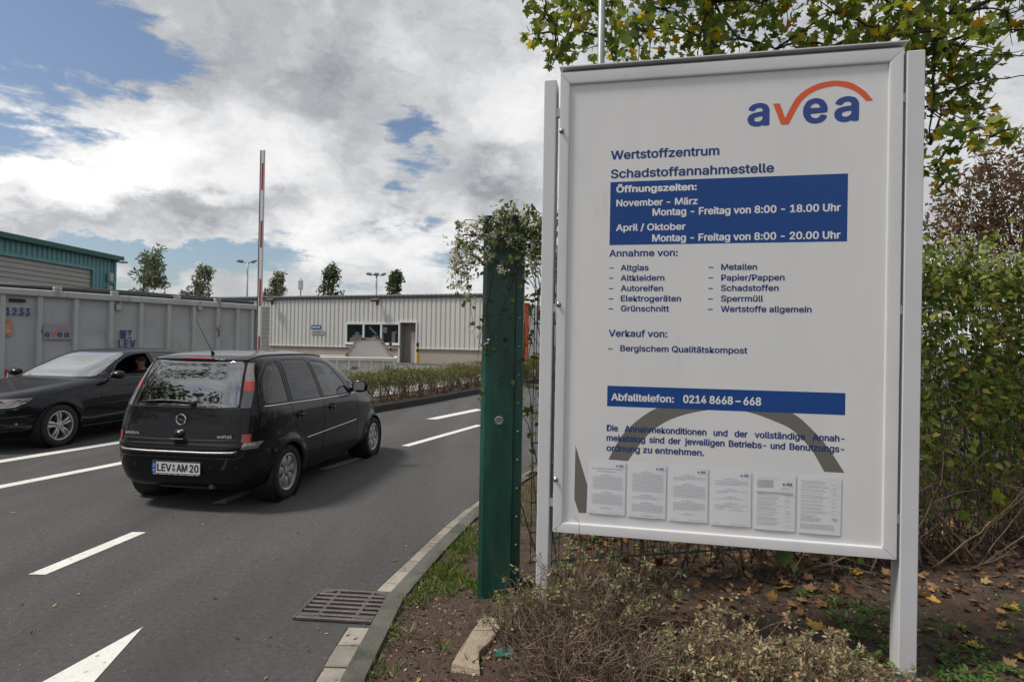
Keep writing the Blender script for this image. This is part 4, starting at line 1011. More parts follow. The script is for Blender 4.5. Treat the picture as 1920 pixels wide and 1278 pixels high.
take(bm, 'front_door_window', 11, M_glassclear, gf, lambda c: c.y < 0)
take(bm, 'windscreen', 21, M_glasswind, gf); take(bm, 'rear_window', 20, M_glassmid, gf)
for s in (1, -1):
    hp = take(bm, 'headlight', 30, M_clear_lens, gf, lambda c, s=s: c.y*s > 0, .003)
    for x, z, r in ((3.16, .705, .045), (3.33, .69, .050)):
        c = on_surface(bvh, [(x, z)], 'xz', s, .0)
        if c: b = MB(); b.lathe([(r, .006), (r*.9, .012), (r*.6, .004), (.001, .002)], 16, 'y'); o = b.build('lamp_bowl', M_clear_lens, hp, smooth=True); o.location = c[0]; o.rotation_euler = (0, 0, -s*R(35) if s > 0 else R(180)+R(35))
    b = MB(); line_part(b, [(3.46, .628), (3.22, .636), (3.08, .690)], 'xz', s, .006, .002); b.build('headlight_edge', M_chrome, hp, smooth=True)
for ax_ in (0, 2.637):
    for s in (1, -1): b = MB(); b.lathe([(.350, s*.87), (.355, s*.62), (.30, s*.52), (.02, s*.52)], 20, 'y', (ax_, 0, .31)); b.build('wheel_housing', M_trim, gf, smooth=True)
for s in (1, -1):
    wt = MB()
    for pl in (gq, gfd, grd, gqr): line_part(wt, pl, 'xz', s, .007, -.002, True, .05)
    wt.build('window_trim', M_trim, gf)
    dg = MB(); line_part(dg, [(1.78, .98), (1.92, .80), (1.95, .40), (1.86, .27)], 'xz', s); line_part(dg, [(.62, 1.40), (.60, .95), (.60, .28)], 'xz', s); line_part(dg, [(1.86, .27), (.3, .27)], 'xz', s); line_part(dg, [(-.2, 1.03), (.05, .85), (.32, .5), (.33, .27)], 'xz', s); dg.build('door_seam', M_seam, gf)
    b = MB(); line_part(b, [(-.45, 1.045), (.5, 1.005), (1.2, .998), (1.72, 1.000)], 'xz', s, .0055, .002); b.build('belt_moulding_or_highlight', M_seamlight, gf, smooth=True)  # paler strip added to stand in for the bright reflection under the windows
    b = MB(); line_part(b, [(.0, .845), (.9, .86), (1.9, .845), (2.5, .80), (2.95, .72)], 'xz', s, .0035, .0005); b.build('side_crease', M_seamlight, gf, smooth=True)
    b = MB(); line_part(b, [(.38, .255), (2.25, .255)], 'xz', s, .012, .004); b.build('sill', M_trim, gf, smooth=True)
    b = MB(); cx, cy, cz = 1.68, s*.985, 1.035
    b.grid(lambda u, v: (cx+.02+.11*math.cos(2*math.pi*u)*math.sin(math.pi*v)**.7*(1 if math.cos(2*math.pi*u) > 0 else .25), cy+s*(.115*math.cos(math.pi*v)), cz+.068*math.sin(2*math.pi*u)*math.sin(math.pi*v)**.55), 20, 14)
    mm = b.build('wing_mirror', M_paintB, gf, smooth=True)
    b = MB(); b.tube([(1.70, s*.80, .985), (1.70, s*.90, 1.0)], .02, 8); b.tube([(cx+.03, cy-s*.10, cz-.035), (cx+.085, cy+s*.02, cz-.03), (cx+.02, cy+s*.115, cz-.02)], .006, 6); b.build('mirror_arm', M_trim, mm)
# front: grille, bumper slats, fog lamps
b = MB()
for z in (.30, .345, .39): line_part(b, [(-.74, z), (-.42, z-.004), (.42, z-.004), (.74, z)], 'yz', 1, .008, .0)
line_part(b, [(-.5, .66), (.5, .66)], 'yz', 1, .022, -.004); b.build('grille', M_trim, gf)
b = MB(); line_part(b, [(-.78, .505), (-.4, .47), (.4, .47), (.78, .505)], 'yz', 1, .006, .002); b.build('bumper_edge', M_seamlight, gf, smooth=True)
for s in (1, -1):
    c = on_surface(bvh, [(s*.70, .40)], 'yz', 1, .002)[0]; b = MB(); b.box((c.x, c.y, c.z), (.03, .15, .035), rot=(0, 0, s*R(-28)), bev=.01); b.build('fog_lamp', M_clear_lens, gf)
# cabin
cabin(None, gf, .34, -.5, 2.2, 1.4, .74)
b = MB(); b.grid(lambda u, v: (1.62+.46*v, -.70+1.4*u, .955+.035*math.sin(math.pi*v)-.01*v), 6, 6); b.box((1.66, 0, .82), (.30, 1.36, .24), bev=.06); b.build('dashboard', M_cabin, gf, angle=40)
b = MB(); b.tube([(1.42+.06*math.sin(a), .36+.185*math.cos(a), .90+.165*math.sin(a)) for a in [2*math.pi*k/24 for k in range(24)]], .014, 6, closed=True); b.tube([(1.62, .36, .84), (1.43, .36, .90)], .03, 8); b.build('steering_wheel', M_trim, gf, smooth=True)
for y in (.37, -.37): seat(gf, .62, y, .38)
b = MB(); b.box((-.15, 0, .46), (.5, 1.25, .18), bev=.05); b.box((-.42, 0, .78), (.14, 1.25, .50), rot=(0, R(-14), 0), bev=.05)
for y in (-.4, .4): b.box((-.50, y, 1.08), (.09, .24, .14), bev=.04)
b.build('rear_seat', M_seatcloth, gf, angle=40)
b = MB(); b.box((1.30, 0, 1.30), (.03, .22, .06), bev=.012); b.build('inner_mirror', M_trim, gf)
b = MB(); b.box((1.3, 0, .24), (3.6, 1.0, .12)); b.build('underbody', M_trim, gf)
for x, sgn in ((0, 1), (0, -1), (2.637, 1), (2.637, -1)): wheel(gf, x, sgn*.775, .316, .316, .205, .222, 5, sgn)
bm.free()

# ---- driver: one continuous body, seated behind the wheel
M_skin = mat('skin', (.55, .32, .24), rough=.5, var=.08, vscale=30)
M_hair = mat('short_hair', (.10, .075, .055), rough=.8, var=.3, vscale=80)
M_jacket = mat('navy_jacket', (.014, .017, .035), rough=.85, var=.25, vscale=25)
M_redshirt = mat('red_collar', (.30, .015, .03), rough=.8)
M_trousers = mat('dark_trousers', (.02, .02, .025), rough=.9)
pe = thing('person', 'driver in a dark jacket with red collar sitting in the black hatchback', 'person', gf.location.copy(), GH); pe.scale = (GS_,)*3
def skin_chain(name, mats_, verts, edges, radii, parent, mi_fn=None, sub=2):
    me = bpy.data.meshes.new(name); me.from_pydata(verts, edges, []); o = bpy.data.objects.new(name, me); COL.objects.link(o)
    md = o.modifiers.new('skin', 'SKIN'); md.use_smooth_shade = True; sv = me.skin_vertices[0].data
    for i, r in enumerate(radii): sv[i].radius = r if isinstance(r, tuple) else (r, r); sv[i].use_root = (i == 0)
    md2 = o.modifiers.new('sub', 'SUBSURF'); md2.levels = sub; md2.render_levels = sub
    bpy.context.view_layer.update()
    m2 = bpy.data.meshes.new_from_object(o.evaluated_get(bpy.context.evaluated_depsgraph_get())); bpy.data.objects.remove(o); bpy.data.meshes.remove(me)
    m2.name = name
    for q in mats_: m2.materials.append(q)
    for p in m2.polygons:
        p.use_smooth = True
        if mi_fn: p.material_index = mi_fn(p.center)
    o = bpy.data.objects.new(name, m2); COL.objects.link(o); o.parent = parent; return o
dx_, dy_ = .62, .37
V_ = [(dx_-.05, dy_, .58), (dx_-.10, dy_, .74), (dx_-.14, dy_, .90), (dx_-.155, dy_, 1.01), (dx_-.13, dy_, 1.075), (dx_-.115, dy_, 1.13), (dx_-.10, dy_, 1.20), (dx_-.10, dy_, 1.265)]
Rd = [(.15, .17), (.125, .155), (.125, .175), (.10, .16), (.058, .06), (.062, .062), (.085, .075), (.070, .062)]
E_ = [(i, i+1) for i in range(7)]
for s in (1, -1):
    b0 = len(V_); V_ += [(dx_-.13, dy_+s*.18, .985), (dx_+.04, dy_+s*.235, .80), (dx_+.30, dy_+s*.22, .84), (dx_+.62, dy_+s*.16, .97), (dx_+.72, dy_+s*.155, 1.0)]; Rd += [.07, .052, .045, .032, .04]; E_ += [(3, b0)]+[(b0+i, b0+i+1) for i in range(4)]
    b0 = len(V_); V_ += [(dx_+.05, dy_+s*.10, .55), (dx_+.45, dy_+s*.14, .62), (dx_+.80, dy_+s*.12, .30)]; Rd += [.10, .075, .05]; E_ += [(0, b0), (b0, b0+1), (b0+1, b0+2)]
def mi_(c):
    if c.x > dx_+.60 and c.z > .9: return 0
    if c.z > 1.065: return 0
    if c.z > 1.04 and c.x > dx_-.085: return 2
    if c.z < .62: return 3
    return 1
skin_chain('body', [M_skin, M_jacket, M_redshirt, M_trousers], V_, E_, Rd, pe, mi_)
hx, hy, hz = dx_-.10, dy_, 1.215
b = MB()
b.grid(lambda u, v: (hx-.012+.106*math.cos(2*math.pi*u)*math.sin(math.pi*v*.56), hy+.084*math.sin(2*math.pi*u)*math.sin(math.pi*v*.56), hz+.118*math.cos(math.pi*v*.56)+(-.03 if math.cos(2*math.pi*u) < 0 else .022)*v), 20, 8); b.build('hair', M_hair, pe, smooth=True)
b = MB(); b.tube([(hx+.080, hy, hz+.03), (hx+.105, hy, hz-.012), (hx+.086, hy, hz-.022)], [.010, .016, .010], 8); b.build('nose', M_skin, pe, smooth=True)
for s in (1, -1):
    b = MB(); b.grid(lambda u, v: (hx-.005+.018*math.cos(2*math.pi*u)*math.sin(math.pi*v), hy+s*(.078+.010*math.cos(math.pi*v)), hz+.004+.032*math.sin(2*math.pi*u)*math.sin(math.pi*v)), 10, 6); b.build('ear', M_skin, pe, smooth=True)
    b = MB(); b.grid(lambda u, v: (hx+.074+.010*math.cos(math.pi*v), hy+s*.032+.014*math.cos(2*math.pi*u)*math.sin(math.pi*v), hz+.022+.007*math.sin(2*math.pi*u)*math.sin(math.pi*v)), 10, 6); b.build('eye', M_trim, pe, smooth=True)
b = MB(); b.tube([(hx+.068, hy-.026, hz-.050), (hx+.082, hy, hz-.048), (hx+.068, hy+.026, hz-.050)], [.004, .006, .004], 6); b.build('mouth', M_redshirt, pe, smooth=True)
for s in (1, -1):                                        # fingers closed round the wheel rim
    b = MB(); p0 = Vector((dx_+.74, dy_+s*.155, 1.0))
    for k in range(4):
        z = -.030+.020*k; b.tube([p0+Vector((-.01, 0, z)), p0+Vector((.045, s*.005, z+.004)), p0+Vector((.075, s*.03, z)), p0+Vector((.055, s*.052, z)), p0+Vector((.025, s*.050, z))], [.010, .0095, .009, .0085, .0075], 7)
    b.tube([p0+Vector((-.02, -s*.02, .03)), p0+Vector((.03, -s*.01, .055)), p0+Vector((.06, s*.02, .050))], [.012, .011, .009], 7); b.build('fingers', M_skin, pe, smooth=True)
# ------------------------------------------------------------------ plants
def leaf_template(half, fold=.25, curl=.15):
    """half outline (x >= 0) from the stem (0,0) to the tip (0,1); two folded halves"""
    P = [(x, y, fold*x+curl*y*y*.5-0) for x, y in half]; inner = half[1:-1]
    V = P+[(-x, y, fold*x+curl*y*y*.5) for x, y in inner]; n = len(half); m = len(inner)
    return np.array(V), [np.array([list(range(n))]), np.array([[0]+[n-1]+[n+i for i in range(m-1, -1, -1)]])]
T_MAPLE = leaf_template([(0, 0), (.15, -.06), (.40, .0), (.33, .12), (.28, .2), (.48, .26), (.66, .46), (.46, .47), (.40, .58), (.22, .50), (.26, .68), (.13, .74), (0, 1)], .22, .25)
T_OVAL = leaf_template([(0, 0), (.17, .22), (.22, .48), (.14, .78), (0, 1)], .35, .25)
T_HEART = leaf_template([(0, 0.05), (.20, -.06), (.36, .14), (.34, .42), (.16, .78), (0, 1)], .30, .3)
T_NARROW = leaf_template([(0, 0), (.07, .3), (.06, .7), (0, 1)], .4, .5)
T_FLOWER = (np.array([(0, 0, 0), (.5, .1, .1), (.25, .5, .15), (-.25, .5, .15), (-.5, .1, .1), (-.35, -.4, .1), (.35, -.4, .1)]), [np.array([[0, 1, 2], [0, 2, 3], [0, 3, 4], [0, 4, 5], [0, 5, 6], [0, 6, 1]])])
def unit(a): return a/np.maximum(np.linalg.norm(a, axis=1, keepdims=True), 1e-9)
def scatter(name, P, S, template, mat_, parent=None, up=.5, tipdown=.0, jitter=1.0, tip=None, normal=None, seed=1):
    """leaf copies merged into one mesh: normals lean upward by up, tips hang by tipdown"""
    rg = np.random.default_rng(seed); P = np.asarray(P, float); n = len(P); S = np.broadcast_to(np.asarray(S, float), (n,)); TV, TF = template
    N_ = unit(rg.normal(size=(n, 3))*jitter+(np.array([0, 0, up]) if normal is None else normal))
    t = rg.normal(size=(n, 3))+np.array([0, 0, -tipdown]) if tip is None else tip+rg.normal(size=(n, 3))*.35
    t = unit(t-N_*np.sum(t*N_, 1, keepdims=True)); x = np.cross(t, N_)
    k = len(TV); V = P[:, None, :]+S[:, None, None]*(TV[None, :, 0:1]*x[:, None]+TV[None, :, 1:2]*t[:, None]+TV[None, :, 2:3]*N_[:, None])
    Fc = [(f[None, :, :]+(np.arange(n)*k)[:, None, None]).reshape(-1, f.shape[1]) for f in TF]
    # keep both halves of a leaf together (one island)
    return arr_mesh(name, V.reshape(-1, 3), Fc, mat_, parent)
def ball(c, r, n, sq=(1, 1, 1), hollow=.35):
    v = npr.normal(size=(n, 3)); v /= np.linalg.norm(v, axis=1, keepdims=True); q = (hollow+(1-hollow)*npr.random((n, 1)))**.6
    return np.asarray(c)+v*q*r*np.asarray(sq)
def limb(a, b, r0, r1, sag=.1, n=7, wob=.05):
    a, b = Vector(a), Vector(b); L = (b-a).length; ps = []
    o1 = Vector((rnd.uniform(-1, 1), rnd.uniform(-1, 1), rnd.uniform(-.5, 1)))*wob*L
    for i in range(n+1):
        t = i/n; p = a.lerp(b, t)+o1*math.sin(math.pi*t)+Vector((0, 0, sag*L*math.sin(math.pi*t))); p += Vector((rnd.gauss(0, 1), rnd.gauss(0, 1), rnd.gauss(0, 1)))*L*.008; ps.append(p)
    return ps, [r0+(r1-r0)*(i/n) for i in range(n+1)]
M_bark = mat('bark', (.055, .045, .035), rough=.95, var=.35, vscale=14, bump=.6, bscale=30, stretch=(1, 1, .25))
M_twig = mat('twig', (.19, .135, .097), rough=.9, var=.35, vscale=20, col2=(.10, .07, .05), c2lo=.45, c2hi=.6, c2scale=8)
M_stem_red = mat('vine_stem', (.10, .05, .04), rough=.8, var=.3, vscale=15)
M_maple = leafmat('maple_leaves', [(0, (.055, .09, .017)), (.35, (.10, .15, .027)), (.62, (.17, .21, .04)), (.86, (.26, .27, .055)), (.95, (.45, .33, .04)), (1, (.40, .17, .02))], trans=.42)
M_creep = leafmat('creeper_leaves', [(0, (.05, .09, .018)), (.35, (.115, .165, .034)), (.68, (.21, .255, .05)), (.88, (.32, .34, .08)), (.96, (.44, .36, .09)), (1, (.28, .14, .05))], trans=.35)
M_vine = leafmat('vine_leaves', [(0, (.035, .07, .018)), (.5, (.07, .12, .03)), (.85, (.13, .18, .05)), (1, (.26, .26, .08))], trans=.35)
M_petal = leafmat('white_flowers', [(0, (.52, .50, .42)), (.6, (.66, .64, .56)), (1, (.50, .46, .34))], trans=.3, rough=.8)
M_redleaf = leafmat('reddish_leaves', [(0, (.09, .12, .035)), (.3, (.20, .16, .07)), (.6, (.32, .15, .10)), (.85, (.38, .21, .14)), (1, (.40, .30, .14))], trans=.3)
M_dark = leafmat('dark_green_leaves', [(0, (.025, .045, .012)), (.6, (.055, .085, .02)), (1, (.11, .13, .03))], trans=.25)
M_sedum = leafmat('pale_rosettes', [(0, (.12, .145, .06)), (.4, (.21, .24, .11)), (.75, (.32, .34, .19)), (.9, (.38, .33, .19)), (1, (.34, .19, .10))], trans=.2)
M_sedum2 = leafmat('beige_rosettes', [(0, (.14, .14, .065)), (.4, (.27, .26, .14)), (.75, (.42, .38, .23)), (.9, (.46, .31, .19)), (1, (.42, .18, .11))], trans=.2)
M_litter = leafmat('fallen_leaf_colours', [(0, (.07, .03, .016)), (.4, (.15, .075, .04)), (.75, (.25, .145, .075)), (.93, (.40, .27, .11)), (1, (.36, .21, .06))], trans=.1, rough=.75)
M_yellow = leafmat('yellow_leaf', [(0, (.52, .36, .06)), (.5, (.55, .30, .04)), (1, (.50, .40, .14))], trans=.15)
M_grass = leafmat('grass_blades', [(0, (.05, .095, .015)), (.6, (.10, .16, .03)), (.88, (.20, .22, .06)), (1, (.30, .26, .12))], trans=.3)
M_weed = leafmat('weed_leaves', [(0, (.05, .10, .02)), (.6, (.085, .16, .035)), (1, (.15, .22, .06))], trans=.3)
M_chip = leafmat('crumbs', [(0, (.03, .02, .014)), (.45, (.085, .058, .04)), (.75, (.17, .12, .085)), (.93, (.30, .25, .20)), (1, (.55, .52, .46))], trans=0, rough=.9)

# ---- maple behind the board
def tree(name, label, cat, base, height, r0, clusters, leaf, lm, tw, barkm=M_bark, lean=(0, 0), seed=1, up=.6, tipd=.5, group=None, limb_r=.045, from_z=.35):
    t = thing(name, label, cat, base, 0, group); bx_, by_, bz_ = base
    tm = MB(); tp, tr = limb((0, 0, -.1), (lean[0], lean[1], height), r0, r0*.22, 0, 12, .02); tm.tube(tp, tr, 10)
    P, S = [], []; bmesh_ = MB()
    done = []
    for (c, r, n, sq) in sorted(clusters, key=lambda q: math.hypot(q[0][0]-bx_, q[0][1]-by_)):
        c = Vector(c)-Vector(base); z = max(height*from_z, min(height*.9, c.z-.55*math.hypot(c.x, c.y)*.8)); f = z/height
        i = min(int(f*12), 11); a = Vector(tp[i]).lerp(Vector(tp[i+1]), f*12-i)
        near = [q for q in done if (q-c).length < max(1.1, height*.14) and math.hypot(q.x, q.y) < math.hypot(c.x, c.y)-.05]
        if near: a = min(near, key=lambda q: (q-c).length+.5*max(0, q.z-c.z))   # fork off a limb that is there already
        done.append(c)
        ps, rr = limb(a, c, limb_r*rnd.uniform(.55, 1.0), .008, .04, 8, .05); bmesh_.tube(ps, rr, 6)
        pts = ball(c, r, n, sq); P.append(pts); S.append(npr.uniform(.75, 1.2, n)*leaf)
        for k in range(max(3, n//9)):
            q = pts[rnd.randrange(n)]; ps, rr = limb(ps[-1 if k % 2 else -2] if False else c.lerp(Vector(ps[-3]), rnd.random()) if len(ps) > 3 else c, q, .009, .003, .03, 4, .08); bmesh_.tube(ps, rr, 4, caps=False); ps = [a, c, c, c]
    tm.build('trunk', barkm, t, smooth=True); bmesh_.build('branches', barkm, t, smooth=True)
    scatter('crown', np.concatenate(P), np.concatenate(S), tw, lm, t, up=up, tipdown=tipd, seed=seed); return t
MB_BASE = (2.62, 8.0, .15); cl = []
def cadd(px, py, Y, r, n, sq=(1, .9, .75)): cl.append((at(px, py, Y), r, n, sq))
for px in range(1030, 1960, 52):
    for py, k in ((-330, .7), (-230, .9), (-140, 1), (-65, 1), (5, 1), (70, 1)):
        if py >= 5 and px > 1860: continue
        if py == 70 and px < 1080: k = .75
        if px < 1060 and py < -100: continue
        dens = k*(.62 if px < 1110 else .95)
        cadd(px+rnd.uniform(-24, 24), py+rnd.uniform(-22, 22), rnd.uniform(7.0, 9.2), rnd.uniform(.32, .52), int(64*dens), (1, 1, .8))
for (px, py, Y, r, n) in ((1010, 62, 7.6, .22, 16), (1045, 105, 7.6, .25, 20), (1020, 30, 7.6, .2, 12), (1075, 30, 7.8, .3, 18), (1765, 130, 7.6, .45, 70), (1800, 170, 7.8, .40, 60), (1765, 215, 7.6, .38, 55), (1835, 150, 8.0, .30, 34), (1850, 205, 7.8, .22, 20), (1800, 250, 7.0, .28, 34), (1860, 255, 6.2, .24, 22),
      (1905, 240, 6.0, .22, 18), (1755, 310, 7.4, .25, 26), (1770, 345, 7.6, .2, 14), (1900, 60, 7.4, .22, 14), (1880, 110, 7.8, .18, 10), (1745, 270, 7.6, .28, 26), (1890, 20, 7.2, .3, 22), (1750, 60, 7.2, .4, 44), (1700, 60, 7.4, .4, 40)):
    cadd(px, py, Y, r, n)
maple = tree('maple_tree', 'tall green maple tree turning yellow behind the information board', 'tree', MB_BASE, 9.5, .16, cl, .112, M_maple, T_MAPLE, seed=5, from_z=.30, limb_r=.026)
b = MB()
for (x0, y0, x1, y1, Y0, Y1, r) in ((1690, 112, 1900, -25, 7.9, 7.3, .045), (1640, 100, 1800, -40, 8, 8.2, .05), (1780, 78, 1935, 40, 7.9, 7.4, .022), (1760, 104, 1940, 102, 7.8, 7.2, .014), (1750, 176, 1935, 140, 7.6, 7.0, .012), (1740, 203, 1850, 240, 7.3, 6.4, .010), (1790, 75, 1930, 10, 7.9, 7.2, .016), (1850, 60, 1930, 52, 7.6, 7.3, .010), (1700, 150, 1780, 60, 8, 7.9, .03)):
    ps, rr = limb(at(x0, y0, Y0)-Vector(MB_BASE), at(x1, y1, Y1)-Vector(MB_BASE), r, r*.45, .02, 8, .03); b.tube(ps, rr, 6)
    for k in range(7):
        q = Vector(ps[rnd.randrange(2, 8)]); e = q+Vector((rnd.uniform(-.1, .35), rnd.uniform(-.2, .2), rnd.uniform(-.22, .30))); p2, r2 = limb(q, e, r*.3, .003, .02, 4, .06); b.tube(p2, r2, 4)
b.build('limb', M_bark, maple, smooth=True)

# ---- reddish bush at the right edge, mixed shrubs behind the fence
def shrub(name, label, cat, base, clusters, leaf, lm, tw, group=None, nst=9, seed=3, stem=M_twig, up=.4, tipd=.2, stem_r=.016):
    t = thing(name, label, cat, base, 0, group); sm_ = MB(); P, S = [], []
    for (c, r, n, sq) in clusters:
        c = Vector(c)-Vector(base); a = Vector((rnd.uniform(-.15, .15), rnd.uniform(-.15, .15), 0)); ps, rr = limb(a, c, stem_r*rnd.uniform(.6, 1.1), .005, .03, 8, .07); sm_.tube(ps, rr, 5)
        pts = ball(c, r, n, sq); P.append(pts); S.append(npr.uniform(.7, 1.25, n)*leaf)
        for k in range(nst):
            p2, r2 = limb(Vector(ps[rnd.randrange(4, 9)]), pts[rnd.randrange(n)], .006, .002, .02, 4, .08); sm_.tube(p2, r2, 3, caps=False)
    sm_.build('stems', stem, t, smooth=True); scatter('foliage', np.concatenate(P), np.concatenate(S), tw, lm, t, up=up, tipdown=tipd, seed=seed); return t
cs = [(at(px, py, Y), r, n, (1, 1, .9)) for px, py, Y, r, n in ((1900, 300, 8.4, .45, 190), (1870, 345, 8.2, .40, 150), (1915, 380, 8.5, .45, 170), (1840, 400, 8.6, .35, 100), (1880, 420, 8.3, .4, 130), (1820, 330, 8.6, .22, 36), (1790, 385, 8.8, .25, 45), (1840, 275, 8.4, .16, 18), (1960, 330, 8.4, .6, 200), (1930, 440, 8.4, .4, 120), (1800, 430, 8.8, .3, 70), (1760, 420, 8.8, .3, 60), (1775, 380, 8.9, .25, 40), (1830, 440, 8.6, .35, 90), (1750, 445, 8.6, .3, 60), (1790, 350, 9, .2, 22), (1865, 445, 8.5, .35, 90))]
shrub('copper_bush', 'tall bush with small copper red leaves above the fence', 'bush', (7.1, 8.5, .2), [(c, r, int(n*2.2), q) for c, r, n, q in cs], .075, M_redleaf, T_OVAL, seed=8, nst=16)
for i, (px, Y, lab) in enumerate(((1150, 6.6, 'dense dark green shrub behind the fence near the gate pillar'), (1480, 7.0, 'dense dark green shrub behind the fence and the middle of the board'), (1790, 6.9, 'dense dark green shrub behind the creeper by the right post'), (2080, 7.0, 'dense dark green shrub behind the creeper at the right edge'), (1900, 6.4, 'dense dark green shrub close behind the creeper right of the right post'), (1290, 8.6, 'leafy shrub beside the drive behind the left half of the board'), (1330, 11.0, 'leafy shrub beside the drive farther off behind the board'), (1370, 14.0, 'leafy shrub beside the drive farthest off behind the board'))):
    p = at(px, 646, Y); g0 = vground(p.x, p.y)
    cs = [((p.x+rnd.uniform(-.9, .9), p.y+rnd.uniform(-.4, .4), g0+z), .55, 130, (1, .8, .9)) for z in (.4, .8, 1.1, 1.5, 1.9, 2.2, 2.4, .6, 1.3, 2.0)]
    shrub('leafy_shrub', lab, 'shrub', (p.x, p.y, g0), cs, .10, M_dark, T_OVAL, group='shrubs behind the fence', seed=20+i, nst=10)

# ---- green mesh fence, its creeper and the gate pillar
M_green = mat('green_coating', (.010, .075, .052), rough=.38, var=.12, vscale=3, spec=.5)
M_pillar = mat('pillar_green', (.0065, .052, .036), rough=.30, var=.18, vscale=2.2, col2=(.016, .088, .066), c2lo=.44, c2hi=.60, c2scale=3.0, c3=((.06, .10, .085), .60, .78, 10), stretch=(1, 1, .25), bump=.12, bscale=5)
FA, FB = Vector((.12, 4.12, 0)), Vector((5.6, 5.38, 0)); FD = (FB-FA).normalized(); FN = Vector((FD.y, -FD.x, 0)); FL = (FB-FA).length
def mesh_fence(name, label, A, B, z0, z1, bar, panel=2.5, extra=None):
    D = (B-A); L = D.length; D.normalize(); N_ = Vector((D.y, -D.x, 0)); f = thing(name, label, 'fence', (A.x, A.y, 0), 0)
    s = 0.0
    while s < L-.05:
        e = min(L, s+panel); m = MB(); x = s+.03
        while x < e-.02: m.tube([D*x+Vector((0, 0, z0)), D*x+Vector((0, 0, z1))], .0028, 4); x += .05
        z = z0+.03
        while z < z1:
            for q in (-1, 1): m.bar(D*(s+.02)+N_*q*.006+Vector((0, 0, z)), D*(e-.02)+N_*q*.006+Vector((0, 0, z)), .006, .008)
            z += .2
        m.build('fence_panel', M_green, f)
        m = MB(); m.box(tuple(D*e-N_*.035+Vector((0, 0, (z1+.05)/2+.05))), (.06, .04, z1+.05), rot=(0, 0, math.atan2(D.y, D.x)), bev=.004); m.build('fence_post', M_green, f)
        s = e
    return f
mesh_fence('mesh_fence', 'green wire mesh fence behind the board, overgrown with creeper', FA, FB, .26, 2.42, .05)
mesh_fence('mesh_fence', 'green wire mesh fence running away along the road behind the pillar', Vector((.25, 4.35, 0)), Vector((3.6, 11.2, 0)), .30, 2.0, .05)
# creeper
cr = thing('climbing_creeper', 'yellow green creeper covering the mesh fence by the right post', 'climbing plant', (FA.x, FA.y, .15))
P, S = [], []
def fpt(s, n, z): return np.array([FD.x*s+FN.x*n, FD.y*s+FN.y*n, z-.15])
for i in range(13000):
    s = FL*(npr.random()**.55) if npr.random() < .72 else FL*npr.random(); z = .38+2.32*npr.random()**.72; hz_ = 2.46+.22*mn.noise((s*1.6, 5.0, 0))+.10*mn.noise((s*6, 9.0, 0))
    if z > hz_: z = hz_-npr.random()*.3
    cov = sm(.2, 1.2, z)*.62+.38
    nz = mn.noise((s*2.2, z*2.2, 1))
    if npr.random() > cov*(.85+.9*nz): continue
    P.append(fpt(s, abs(npr.normal())*.09+.01-(.12 if npr.random() < .3 else 0), z)); S.append(npr.uniform(.034, .066))
for k in range(230):                                     # shoots standing above the fence and hanging off it
    s = FL*npr.random()**.6; a = fpt(s, npr.uniform(-.15, .08), 2.36); e = a+np.array([npr.normal()*.14, npr.normal()*.10, npr.uniform(.08, .42)])
    for j in range(16): P.append(a+(e-a)*npr.random()+npr.normal(size=3)*.022); S.append(npr.uniform(.028, .055))
    s = FL*npr.random()**.6; z0 = npr.uniform(1.2, 2.4); a = fpt(s, .12, z0); e = a+np.array([FN.x*.14+npr.normal()*.1, FN.y*.14, -npr.uniform(.1, .5)])
    for j in range(12): P.append(a+(e-a)*npr.random()+npr.normal(size=3)*.02); S.append(npr.uniform(.034, .066))
scatter('foliage', P, S, T_HEART, M_creep, cr, up=.25, tipdown=1.0, normal=np.array([FN.x-.5, FN.y, 1.0])*.9, seed=31)
P = []
for k in range(90):
    s = FL*npr.random()**.6; z = npr.choice([2.42, 2.5, 2.35, 2.45, 2.2, 1.9, 1.6]); d = np.array([npr.uniform(-.2, .2), npr.uniform(-.1, .1), npr.uniform(-.15, .34)])
    for j in range(34): P.append(fpt(s, .08, z+npr.uniform(0, .12))+d*npr.random()+npr.normal(size=3)*.016)
scatter('flowers', P, npr.uniform(.010, .020, len(P)), T_FLOWER, M_petal, cr, up=.3, seed=32)
b = MB()
for k in range(150):
    s = FL*npr.random()**.7; a = Vector(fpt(s, .04, .2)); e = Vector(fpt(s+npr.normal()*.4, npr.uniform(-.06, .10), npr.uniform(1.0, 2.4))); ps, rr = limb(a, e, rnd.uniform(.003, .008), .002, 0, 9, .06); b.tube(ps, rr, 4)
b.build('stems', M_twig, cr, smooth=True)
# bare undergrowth sticks at the foot of the fence
us = thing('bare_undergrowth', 'tangle of bare brown stems at the foot of the fence by the right post', 'undergrowth', (FA.x, FA.y, .15)); b = MB()
for k in range(210):
    s = 1.2+(FL-1.2)*npr.random()**.8; a = Vector(fpt(s, npr.uniform(-.2, .35), npr.uniform(.10, .2))); e = a+Vector((npr.normal()*.45, npr.normal()*.22, npr.uniform(.15, .85))); ps, rr = limb(a, e, rnd.uniform(.003, .012), .0025, .06, 8, .10); b.tube(ps, rr, 5)
    for j in range(3):
        q = Vector(ps[rnd.randrange(3, 8)]); p2, r2 = limb(q, q+Vector((npr.normal()*.2, npr.normal()*.1, npr.uniform(-.05, .3))), .003, .0012, .02, 5, .1); b.tube(p2, r2, 3, caps=False)
b.build('stems', M_twig, us, smooth=True)
P = [fpt(1.6+(FL-1.6)*npr.random(), npr.uniform(0, .35), npr.uniform(.2, .75)) for _ in range(60)]
scatter('leaves', P, npr.uniform(.06, .13, len(P)), T_MAPLE, M_creep, us, up=.5, tipdown=.5, seed=35)

